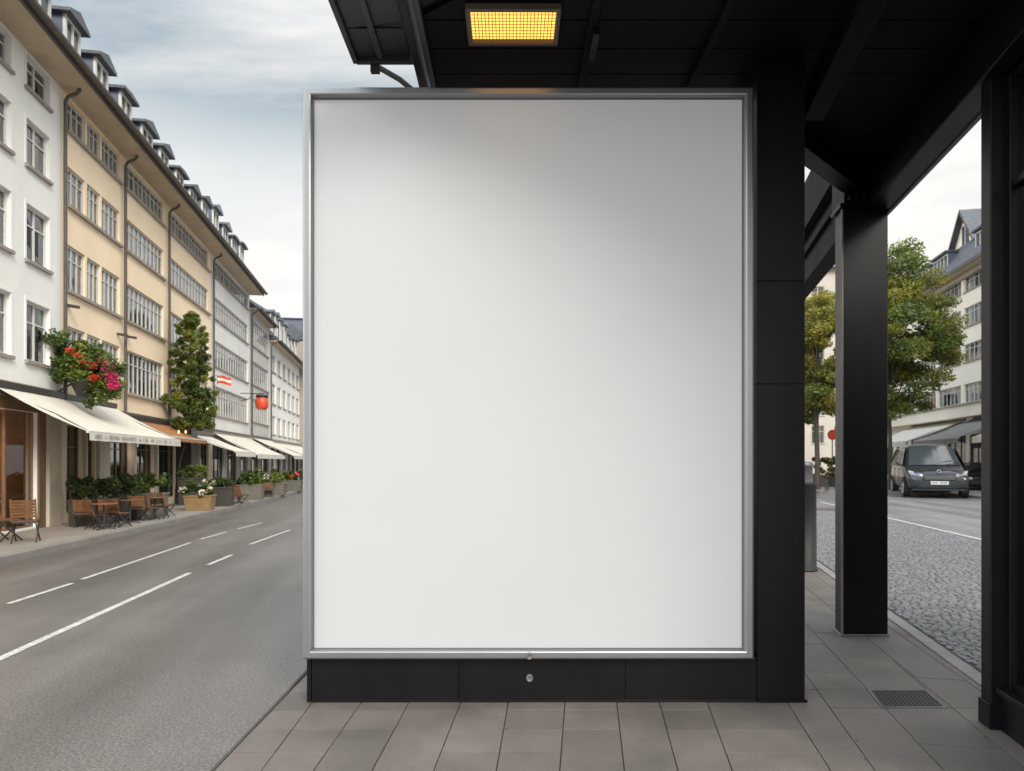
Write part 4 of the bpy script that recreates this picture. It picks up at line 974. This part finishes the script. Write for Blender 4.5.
mb = MB(); mb.tube([(-.93, 4.76, ZC-.02), (-.88, 4.80, ZC-.03), (-.78, 4.86, ZC-.06), (-.68, 4.92, ZC-.12), (-.64, 4.95, ZC-.2), (-.63, 4.96, ZC-.4)], .019, 'edge', 10); mb.box(-.96, -.9, 4.742, 4.78, ZC-.07, ZC+.02, 'greymetal'); cbuild(mb, 'drain_pipe')
# ribs under the ceiling
for xb, w_ in ((.47, .05), (1.25, .05)):
    mb = MB(); mb.box(xb, xb+w_, 3.75, 5.28, ZC-.05, ZC-.002, 'blackin'); cbuild(mb, 'ceiling_rib', bevel=.004)
mb = MB(); mb.box(.5, .54, 4.3, 4.6, ZC-.09, ZC-.052, 'black'); cbuild(mb, 'conduit')
def dirbeam(x0, y0, y1, w_, z0, z1, name, m='black', sl=.2, bev=.006):
    mb = MB(); dx = sl*(y1-y0); mb.hexa([(x0, y0, z0), (x0+w_, y0, z0), (x0+w_+dx, y1, z0), (x0+dx, y1, z0), (x0, y0, z1), (x0+w_, y0, z1), (x0+w_+dx, y1, z1), (x0+dx, y1, z1)], m); return cbuild(mb, name, bevel=bev)
dirbeam(1.78, 3.0, 5.25, .15, 4.2, ZC-.002, 'beam', 'blackin', sl=.18)
dirbeam(2.896-.2*2.25-.02, 2.0, 6.75, .19, 4.0, ZC-.002, 'beam', sl=.2)
# thin pale lip catching light on the beam underside outer edge
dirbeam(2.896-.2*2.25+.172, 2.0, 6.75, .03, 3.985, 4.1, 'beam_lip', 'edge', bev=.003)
# diagonal beam
mb = MB(); a = Vector((1.95, 5.32, 4.26)); b = Vector((3.15, 6.5, 4.26)); mb.bar(a, b, .16, .2, 'black'); cbuild(mb, 'beam', bevel=.006)
# beyond the column the edge beam carries on with a stepped gutter
mb = MB()
for (o_, w_, z0, z1, m_) in ((0, .2, 4.0, 4.30, 'blackin'), (-.05, .25, 4.302, 4.40, 'blackin'), (-.02, .3, 4.402, 4.5, 'blackin'), (-.12, .4, 4.502, 4.62, 'blackin'), (-.08, .4, 4.622, 5.15, 'blackin')):
    x0 = 3.33+o_; y0 = 6.9; y1 = 13.5; dx = .225*(y1-y0); mb.hexa([(x0, y0, z0), (x0+w_, y0, z0), (x0+w_+dx, y1, z0), (x0+dx, y1, z0), (x0, y0, z1), (x0+w_, y0, z1), (x0+w_+dx, y1, z1), (x0+dx, y1, z1)], m_)
cbuild(mb, 'edge_beam', bevel=.005)
# ceiling lamp
lx0, lx1, ly0, ly1 = -.25, .265, 4.165, 4.475
lamp = empty('ceiling_lamp', ((lx0+lx1)/2, (ly0+ly1)/2, ZC), 0, 'lit amber grid lamp set in the black canopy ceiling above the poster', 'lamp')
lo = Vector(lamp.location); 
def lbuild(mb, name, **k): mb.v = [(v[0]-lo.x, v[1]-lo.y, v[2]-lo.z) for v in mb.v]; return mb.build(name, lamp, **k)
mb = MB(); f_ = .026; zz = ZC-.042
for b_ in ((lx0-f_, lx1+f_, ly0-f_, ly0), (lx0-f_, lx1+f_, ly1, ly1+f_), (lx0-f_, lx0, ly0, ly1), (lx1, lx1+f_, ly0, ly1)): mb.box(b_[0], b_[1], b_[2], b_[3], zz, ZC-.001, 'trim')
lbuild(mb, 'housing', bevel=.003)
mb = MB(); mb.box(lx0+.001, lx1-.001, ly0+.001, ly1-.001, ZC-.012, ZC-.004, 'lampglow'); lbuild(mb, 'light_panel')
mb = MB(); nxg, nyg = 24, 10
for i in range(1, nxg): x = lx0+(lx1-lx0)*i/nxg; mb.box(x-.0024, x+.0024, ly0, ly1, ZC-.019, ZC-.0135, 'woodpale')
for i in range(1, nyg): y = ly0+(ly1-ly0)*i/nyg; mb.box(lx0, lx1, y-.0011, y+.0011, ZC-.018, ZC-.0145, 'woodpale')
lbuild(mb, 'louvre_grid')

# pillar beside the poster
pil = empty('steel_pillar', (1.835, 5.0, ZP), 0, 'wide black clad pillar touching the right side of the poster frame', 'pillar')
mb = MB(); x0, x1 = xp1+.002, (805-512)*YP/F
zs = [ZP+.03, H+(461-388)*YP/F-1.0+.0, 0, 0]
seams = [H-(600-461)*YP/F*1.0, H+(461-384)*YP/F, H+(461-281)*YP/F]
cuts = [ZP, seams[1], seams[2], ZC-.002]
for i in range(3): mb.box(x0, x1, YP, 5.25, cuts[i]+.0015, cuts[i+1]-.0015, 'black')
mb.v = [(v[0]-1.835, v[1]-5.0, v[2]-ZP) for v in mb.v]; mb.build('cladding', pil, bevel=.004)
mb = MB(); mb.box(x0+.012, x1-.012, YP+.012, 5.24, ZP, ZC-.01, 'gasket'); mb.v = [(v[0]-1.835, v[1]-5.0, v[2]-ZP) for v in mb.v]; mb.build('core', pil)
mb = MB(); mb.box(x0, x1+.012, YP-.012, YP-.0005, ZP, ZP+.02, 'black'); mb.v = [(v[0]-1.835, v[1]-5.0, v[2]-ZP) for v in mb.v]; mb.build('base_plate', pil)
# second column
Yc = 6.56; cxa, cxb = (842-512)*Yc/F, (888-512)*Yc/F
col = empty('steel_column', ((cxa+cxb)/2, Yc+.2, ZP), 0, 'free standing square black column between the pavement and the cobbles', 'pillar')
cc_ = Vector(((cxa+cxb)/2, Yc+.2, ZP))
def c2b(mb, name, **k): mb.v = [(v[0]-cc_.x, v[1]-cc_.y, v[2]-cc_.z) for v in mb.v]; return mb.build(name, col, **k)
mb = MB(); mb.prism([(cxa, Yc), (cxb, Yc), (cxb+.05, Yc+.25), (cxa+.05, Yc+.25)], ZP, 4.02, 'black'); c2b(mb, 'shaft', bevel=.008)
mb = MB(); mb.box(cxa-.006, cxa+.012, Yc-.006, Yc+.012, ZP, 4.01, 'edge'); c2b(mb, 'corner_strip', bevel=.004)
mb = MB(); mb.prism([(cxa-.03, Yc-.03), (cxb+.03, Yc-.03), (cxb+.08, Yc+.28), (cxa+.02, Yc+.28)], 4.02, 4.06, 'black'); mb.box(cxa+.02, cxb, Yc, Yc+.25, 4.06, ZC+.02, 'black'); mb.tube([(cxa+.2, Yc-.05, 4.13), (cxa+.2, Yc-.0, 4.13)], .03, 'black', 10); mb.box(cxa+.05, cxa+.1, Yc-.04, Yc, 4.08, 4.13, 'black'); c2b(mb, 'capital', bevel=.004)
mb = MB(); mb.prism([(cxa-.02, Yc-.012), (cxb+.01, Yc-.012), (cxb+.06, Yc+.26), (cxa+.03, Yc+.26)], ZP, ZP+.02, 'edge'); c2b(mb, 'base_plate', bevel=.004)

# ------------------------------------------------------------------ right shopfront
shop = empty('shopfront', (3.0, 3.0, ZP), 0, 'dark shopfront with tall glazing and a black corner post at the right edge', 'shopfront')
so = Vector((3.0, 3.0, ZP)); ds = Vector((.2, 1)).normalized(); ns = Vector((ds.y, -ds.x))   # ns points into the shop
S0 = Vector((2.96, 4.42))
def sp(u, v): p = S0-ds*u+ns*v; return (p.x, p.y)       # u toward camera, v into shop
def sbox(mb, u0, u1, v0, v1, z0, z1, m): 
    a = [sp(u1, v0), sp(u1, v1), sp(u0, v1), sp(u0, v0)]; mb.hexa([(*p, z0) for p in a]+[(*p, z1) for p in a], m)
def sb(mb, name, **k): mb.v = [(v[0]-so.x, v[1]-so.y, v[2]-so.z) for v in mb.v]; return mb.build(name, shop, **k)
mb = MB(); sbox(mb, 0, .13, -.0, .12, ZP, 4.36, 'black'); sb(mb, 'corner_post', bevel=.006)
mb = MB(); sbox(mb, -.012, .14, -.012, .13, ZP, .16, 'black'); sb(mb, 'post_foot', bevel=.005)
mb = MB(); sbox(mb, .13, 1.9, .05, .25, ZP, .23, 'black'); sbox(mb, .13, 1.9, .02, .27, .232, .27, 'black'); sb(mb, 'plinth', bevel=.006)
mb = MB(); sbox(mb, .13, 1.9, .06, .25, 4.0, 4.36, 'black'); sb(mb, 'header', bevel=.006)
for u in (.132, 1.0, 1.845):
    mb = MB(); sbox(mb, u, u+.055, .08, .16, .27, 4.0, 'black'); sb(mb, 'mullion', bevel=.004)
for z0, z1 in ((.272, .32), (3.3, 3.345), (3.95, 3.998)):
    mb = MB(); sbox(mb, .187, 1.84, .09, .15, z0, z1, 'black'); sb(mb, 'glazing_bar', bevel=.003)
mb = MB(); a = [sp(.187, .12), sp(1.84, .12)]; mb.face([(*a[0], .3), (*a[1], .3), (*a[1], 3.97), (*a[0], 3.97)], 'glassdark'); sb(mb, 'pane')
mb = MB(); 
def sq(u0, v0, u1, v1, z0, z1, m): a = sp(u0, v0); b = sp(u1, v1); mb.face([(*a, z0), (*b, z0), (*b, z1), (*a, z1)], m)
sq(0.14, .13, .14, 4, ZP, 4.36, 'black'); sq(.16, .26, .16, 4, ZP, 4.3, 'room'); sq(.16, 3.5, 1.88, 3.5, ZP, 4.3, 'room'); sq(1.89, .26, 1.89, 4, ZP, 4.3, 'room'); sq(.14, 4, 1.9, 4, ZP, 4.36, 'black')
a = [sp(.14, .1), sp(.14, 4), sp(1.9, 4), sp(1.9, .1)]; mb.face([(*p, 4.34) for p in a], 'room'); mb.face([(*p, 4.6) for p in a], 'black'); mb.face([(*p, .28) for p in a[::-1]], 'room')
sb(mb, 'shop_walls')
for u, v, z in ((.7, 1.4, 2.7), (1.4, 1.7, 2.7)):
    p = sp(u, v); mb = MB(); mb.tube([(*p, 4.3), (*p, z+.1)], .006, 'iron', 6); mb.lathe([(0, .08), (.05, .04), (.06, 0), (.04, -.05), (0, -.065)], (p[0], p[1], z), 'pendant', 12); sb(mb, 'pendant_lamp')

# ------------------------------------------------------------------ drain grate, bollard
gr = MB(); rt = empty('drain_grate', (2.73, 4.85, 0), 0, 'square dark iron drain grate set in the paving near the corner post', 'drain'); go = Vector((2.73, 4.85, 0))
def gb(mb, name, **k): mb.v = [(v[0]-go.x, v[1]-go.y, v[2]-go.z) for v in mb.v]; return mb.build(name, rt, **k)
def gq(a, b): # bilinear within GR
    p = [Vector(q) for q in GR]; u = p[0].lerp(p[1], a); v = p[3].lerp(p[2], a); r_ = u.lerp(v, b); return (r_.x, r_.y)
mb = MB(); mb.face([(*gq(0, 0), -.005), (*gq(1, 0), -.005), (*gq(1, 1), -.005), (*gq(0, 1), -.005)], 'gasket'); gb(mb, 'pit')
def gbox(mb, a0, a1, b0, b1, z0, z1, m): q = [gq(a0, b0), gq(a1, b0), gq(a1, b1), gq(a0, b1)]; mb.hexa([(*p, z0) for p in q]+[(*p, z1) for p in q], m)
mb = MB(); gbox(mb, .005, .05, .01, .99, -.01, ZP+.002, 'edge'); gbox(mb, .95, .995, .01, .99, -.01, ZP+.002, 'edge'); gbox(mb, .05, .95, .01, .06, -.01, ZP+.002, 'edge'); gbox(mb, .05, .95, .94, .99, -.01, ZP+.002, 'edge'); gb(mb, 'rim')
mb = MB()
for i in range(14): a = .07+i*.0625; gbox(mb, a, a+.034, .065, .935, -.01, ZP-.004, 'iron')
for i in range(8): b = .11+i*.1; gbox(mb, .055, .945, b, b+.03, -.011, ZP-.006, 'iron')
gb(mb, 'grating')
p = G(808.5, 572, ZP)
bo = empty('bollard', (p.x, p.y+.18, ZP), 0, 'grey cylindrical post with a narrower silver head beside the wide pillar', 'bollard')
mb = MB(); mb.lathe([(0, 0), (.2, 0), (.2, .03), (.185, .035), (.18, 1.26), (.19, 1.27), (.195, 1.31), (.185, 1.33), (0, 1.33)], (0, 0, 0), 'bollard', 28); mb.build('post', bo)
mb = MB(); mb.lathe([(.13, 1.33), (.13, 1.55), (.145, 1.56), (.145, 1.6), (.12, 1.63), (0, 1.64)], (0, 0, 0), 'bollard_top', 24); mb.build('head', bo)

# ------------------------------------------------------------------ van and car
def vehicle(name, loc, rz, paint, label, cat, Lh=2.45, prof=None, W=.98, belt=1.12, plate=True, wheel=.34, scale=1):
    rt = empty(name, loc, rz, label, cat); rt.scale = (scale,)*3
    # stations: x, ztop, half width top, half width belt, zbelt
    mb = MB(); rings = []
    for (x, zt_, wt, wb, zbm) in prof:
        zl = .24 if abs(x) < Lh-.2 else .32
        rings.append([(x, 0, zt_), (x, wt*.6, zt_-.01), (x, wt, zt_-.05), (x, (wt+wb)/2+.01, (zt_+zbm)/2), (x, wb, zbm-.04), (x, wb+.02, .72), (x, wb, .42), (x, wb-.07, zl), (x, 0, zl),
                      (x, -wb+.07, zl), (x, -wb, .42), (x, -wb-.02, .72), (x, -wb, zbm-.04), (x, -(wt+wb)/2-.01, (zt_+zbm)/2), (x, -wt, zt_-.05), (x, -wt*.6, zt_-.01)])
    n_ = 16; vs = [p for r_ in rings for p in r_]; fs = []
    for i in range(len(rings)-1):
        for k in range(n_): fs.append((i*n_+k, (i+1)*n_+k, (i+1)*n_+(k+1) % n_, i*n_+(k+1) % n_))
    fs.append(tuple(range(n_))); fs.append(tuple(len(vs)-n_+k for k in range(n_))[::-1])
    mb.raw(vs, fs, paint, True); mb.build('body', rt, subsurf=2)
    return rt
vprof = [(-2.45, 1.15, .7, .86, 1.0), (-2.42, 1.72, .70, .93, 1.15), (-2.3, 1.88, .74, .96, 1.15), (-1.2, 1.94, .77, .97, 1.13), (0, 1.95, .77, .97, 1.12), (.55, 1.9, .74, .97, 1.10), (.95, 1.66, .72, .97, 1.08), (1.5, 1.22, .74, .96, 1.0), (1.62, 1.13, .76, .96, .98), (2.1, 1.02, .72, .93, .88), (2.36, .88, .68, .88, .76), (2.46, .66, .62, .82, .6)]
vp = G(931, 497.5); vyaw = math.atan2(-1, -.40)
van = vehicle('parked_van', (vp.x+1.0, vp.y+2.0, 0), vyaw, 'van', 'graphite grey passenger van facing the camera on the cobbled street', 'van', prof=vprof, scale=1.27)
def quadpart(name, pts, m, parent, thick=.012, n_=(1, 0, 0)):
    mb = MB(); v = Vector(n_)*thick; a = [Vector(p) for p in pts]; b = [p+v for p in a]; k = len(a)
    mb.raw([tuple(p) for p in a+b], [tuple(range(k))[::-1], tuple(range(k, 2*k))]+[(i, (i+1) % k, k+(i+1) % k, k+i) for i in range(k)], m); return mb.build(name, parent)
def van_parts(van, s=1):
    # windscreen, curved across
    mb = MB(); nseg = 8
    def ws(t, a): # t across -1..1, a 0 bottom..1 top
        w_ = .82+(.68-.82)*a; x = 1.60+(.66-1.60)*a-.10*abs(t)**2.2+.05; z = 1.17+(1.86-1.17)*a; return (x, w_*t, z-.02*abs(t)**2)
    for i in range(nseg):
        for j in range(4):
            t0, t1 = -1+2*i/nseg, -1+2*(i+1)/nseg; a0, a1 = j/4, (j+1)/4; mb.face([ws(t0, a0), ws(t1, a0), ws(t1, a1), ws(t0, a1)], 'carglass', True)
    mb.build('windscreen', van)
    for s_ in (-1, 1):
        for (xa, xb, tl) in ((.35, 1.25, .62), (-.75, .27, 0), (-2.0, -.83, 0)):
            def sw(x, a): return (x, s_*(.985+(.815-.985)*a), 1.13+(1.76-1.13)*a)
            mb = MB(); mb.face([sw(xa, 0), sw(xb, 0), sw(xb-tl, 1), sw(xa, 1)], 'carglass'); mb.build('side_window', van)
        for xw in (1.52, -1.5):
            mb = MB(); mb.tube([(xw, s_*.78, .34), (xw, s_*1.0, .34)], [.33, .34], 'rubber', 24); w_ = mb.build('wheel', van)
            mb = MB(); mb.tube([(xw, s_*.99, .34), (xw, s_*1.012, .34)], [.22, .21], 'rim', 20)
            for k in range(5): a = k*1.2566; mb.bar((xw, s_*1.014, .34), (xw+.2*math.cos(a), s_*1.014, .34+.2*math.sin(a)), .04, .012, 'rim')
            mb.build('rim', w_)
            mb = MB(); k = 14
            for i in range(k):
                a0, a1 = math.pi*i/k, math.pi*(i+1)/k; f = lambda a, r_: (xw+r_*math.cos(a), s_*1.003, .34+r_*math.sin(a)); mb.face([f(a0, .35), f(a0, .40), f(a1, .40), f(a1, .35)], 'rubber')
            mb.build('wheel_arch', van)
        mb = MB(); mb.hexa([(1.12, s_*.98, 1.12), (1.22, s_*.98, 1.12), (1.22, s_*1.16, 1.14), (1.12, s_*1.18, 1.14), (1.12, s_*.99, 1.18), (1.22, s_*.99, 1.18), (1.2, s_*1.16, 1.3), (1.12, s_*1.18, 1.3)], 'carblack'); mb.build('wing_mirror', van, bevel=.02)
        # headlight: swept wedge
        mb = MB(); mb.hexa([(2.42, s_*.46, .70), (2.30, s_*.84, .78), (2.12, s_*.90, .88), (2.36, s_*.5, .78), (2.44, s_*.46, .76), (2.31, s_*.84, .86), (2.06, s_*.91, .97), (2.36, s_*.52, .84)], 'lens'); mb.build('headlight', van)
        mb = MB(); mb.box(2.38, 2.46, s_*.58 if s_ > 0 else -.8, s_*.8 if s_ > 0 else -.58, .42, .50, 'carblack'); mb.build('air_intake', van)
        mb = MB(); mb.box(.15, .33, s_*.985-.012, s_*.985+.012, .98, 1.01, 'carblack'); mb.box(-.95, -.78, s_*.985-.012, s_*.985+.012, .98, 1.01, 'carblack'); mb.build('door_handle', van)
        mb = MB()
        for x in (.31, -.79): mb.box(x-.006, x+.006, s_*.992-.006, s_*.992+.004, .4, 1.1, 'carblack')
        mb.build('door_gap', van)
    mb = MB(); mb.box(2.40, 2.475, -.5, .5, .63, .80, 'carblack')
    g = mb.build('grille', van, bevel=.01)
    mb = MB(); 
    for z in (.67, .72, .765): mb.box(2.472, 2.486, -.47, .47, z, z+.014, 'rim')
    mb.build('chrome_bar', g)
    mb = MB(); mb.tube([(2.30, 0, .925), (2.345, 0, .94)], .065, 'rim', 20); mb.tube([(2.346, 0, .94), (2.352, 0, .943)], .05, 'carblack', 20); mb.build('badge', van)
    mb = MB(); mb.box(2.476, 2.49, -.27, .27, .48, .60, 'plate'); pl = mb.build('number_plate', van)
    mb = MB(); y = -.22
    for k in range(8):
        if k != 3: mb.box(2.491, 2.494, y, y+.012, .505, .575, 'ink'); mb.box(2.491, 2.494, y+.028, y+.04, .505, .575, 'ink'); mb.box(2.491, 2.494, y+.012, y+.028, .535+.02*(k % 2), .547+.02*(k % 2), 'ink')
        y += .057
    mb.build('plate_characters', pl)
    mb = MB(); mb.box(2.36, 2.46, -.82, .82, .26, .33, 'carblack'); mb.build('bumper_lip', van, bevel=.02)
    mb = MB(); mb.bar((1.64, -.1, 1.17), (1.42, .55, 1.33), .02, .01, 'iron'); mb.bar((1.64, .3, 1.17), (1.5, .78, 1.26), .02, .01, 'iron'); mb.build('wiper', van)
van_parts(van)
cprof = [(-2.2, .95, .6, .8, .8), (-2.1, 1.05, .62, .85, .9), (-1.5, 1.3, .6, .88, .95), (-.6, 1.45, .6, .9, .95), (.2, 1.44, .6, .9, .95), (.9, 1.12, .66, .9, .9), (1.3, .95, .7, .88, .84), (1.9, .86, .66, .85, .76), (2.15, .72, .6, .8, .64), (2.22, .55, .55, .75, .5)]
cp = G(987, 492.5)
car = vehicle('parked_car', (cp.x+.6, cp.y+1.8, 0), vyaw, 'carblack', 'black car parked behind the van against the right edge of the opening', 'car', Lh=2.22, prof=cprof, scale=1.1)
mb = MB(); mb.face([(1.08, -.66, 1.02), (1.08, .66, 1.02), (.30, .56, 1.42), (.30, -.56, 1.42)], 'carglass'); mb.build('windscreen', car)
for s_ in (-1, 1):
    mb = MB(); mb.face([(.95, s_*.89, .98), (-1.4, s_*.88, 1.0), (-1.0, s_*.68, 1.3), (.2, s_*.68, 1.37)], 'carglass'); mb.build('side_window', car)
    for xw in (1.35, -1.35):
        mb = MB(); mb.tube([(xw, s_*.7, .32), (xw, s_*.93, .32)], .32, 'rubber', 22); w_ = mb.build('wheel', car)
        mb = MB(); mb.tube([(xw, s_*.925, .32), (xw, s_*.94, .32)], .2, 'rim', 18); mb.build('rim', w_)
    mb = MB(); mb.box(2.02, 2.18, s_*.7-.13, s_*.7+.13, .62, .74, 'lens'); mb.build('headlight', car, bevel=.02)
    mb = MB(); mb.box(.75, .85, s_*.98-.1, s_*.98+.1, .98, 1.1, 'sign_red' if s_ < 0 else 'carblack'); mb.build('wing_mirror', car, bevel=.02)

# ------------------------------------------------------------------ things in the narrow gap: bicycles, flowers, red signs
def bicycle(loc, rz, label):
    rt = empty('bicycle', loc, rz, label, 'bicycle', 'bicycles parked in the right street')
    for x in (-.52, .52):
        mb = MB(); pts = [(x+.33*math.cos(a*math.pi/12), 0, .34+.33*math.sin(a*math.pi/12)) for a in range(25)]; mb.tube(pts, .018, 'rubber', 6, False)
        for k in range(8): a = k*.785; mb.bar((x, 0, .34), (x+.32*math.cos(a), 0, .34+.32*math.sin(a)), .004, m='rim')
        mb.build('wheel', rt)
    mb = MB()
    for a, b in (((-.52, 0, .34), (-.12, 0, .3)), ((-.12, 0, .3), (-.25, 0, .85)), ((-.52, 0, .34), (-.22, 0, .75)), ((-.22, 0, .75), (.38, 0, .82)), ((-.12, 0, .3), (.4, 0, .74)), ((.52, 0, .34), (.36, 0, .95))): mb.tube([a, b], .016, 'iron', 6)
    mb.build('frame', rt)
    mb = MB(); mb.tube([(.28, -.28, .98), (.36, -.1, 1.0), (.36, .1, 1.0), (.28, .28, .98)], .013, 'iron', 6); mb.build('handlebar', rt)
    mb = MB(); mb.hexa([(-.38, -.07, .88), (-.12, -.025, .88), (-.12, .025, .88), (-.38, .07, .88), (-.38, -.08, .93), (-.1, -.03, .93), (-.1, .03, .93), (-.38, .08, .93)], 'rubber'); mb.build('saddle', rt, bevel=.01)
    return rt
def far(px, py, z=.12): Y = F*(H-z)/(py-461); return ((px-512)*Y/F, Y, z)
bicycle(far(827, 491), R(60), 'bicycle leaning nearest the bollard in the narrow gap')
bicycle(far(836, 489.5), R(70), 'bicycle standing next to the column edge in the narrow gap')
for i, (px, py, s_, fl, lb) in enumerate([(829, 486.5, 1.1, ('red', 'white_fl'), 'bush with red and pale flowers behind the bicycles'), (838, 486.5, 1.2, ('white_fl',), 'green bush with yellowish flowers beside the black column'), (820, 485, 1.2, ('red',), 'low green bush with red flowers beside the bollard head')]):
    planter(0, 0, s_, .5, 1.1, lb, ('leafA', 'leafB', 'leafC'), 1600, .09, 'concrete', fl, 'flower_planter', 'flower boxes in the right street', .9, .25, 20+i, loc=far(px, py))
for i, (px, py, zc, lb) in enumerate([(840, 488, 3.35, 'round red sign on a thin pole beside the black column'), (832.5, 485, 3.2, 'smaller round red sign farther back in the narrow gap')]):
    l_ = far(px, py); rt = empty('street_sign', l_, 0, lb, 'sign', 'round red signs')
    mb = MB(); mb.tube([(0, .03, 0), (0, .03, zc+.2)], .035, 'gutter', 8); mb.build('pole', rt)
    mb = MB(); mb.tube([(0, -.03, zc), (0, -.005, zc)], .33, 'sign_red', 24); mb.build('disc', rt)
# orange banner on the cream building
Yb = 52.0; rt = empty('hanging_sign', (fr(Yb)-.95, Yb, 0), 0, 'orange banner sign hanging at the far end of the cream building', 'sign')
zc = 1.65+(461-404)*Yb/F
mb = MB(); mb.box(-.4, .4, -.06, .06, zc-.6, zc+.7, 'sign_orange'); mb.build('banner', rt, bevel=.02)
mb = MB(); mb.bar((-.8, 0, zc+.85), (1.0, 0, zc+.85), .06, m='iron'); mb.build('bracket', rt)
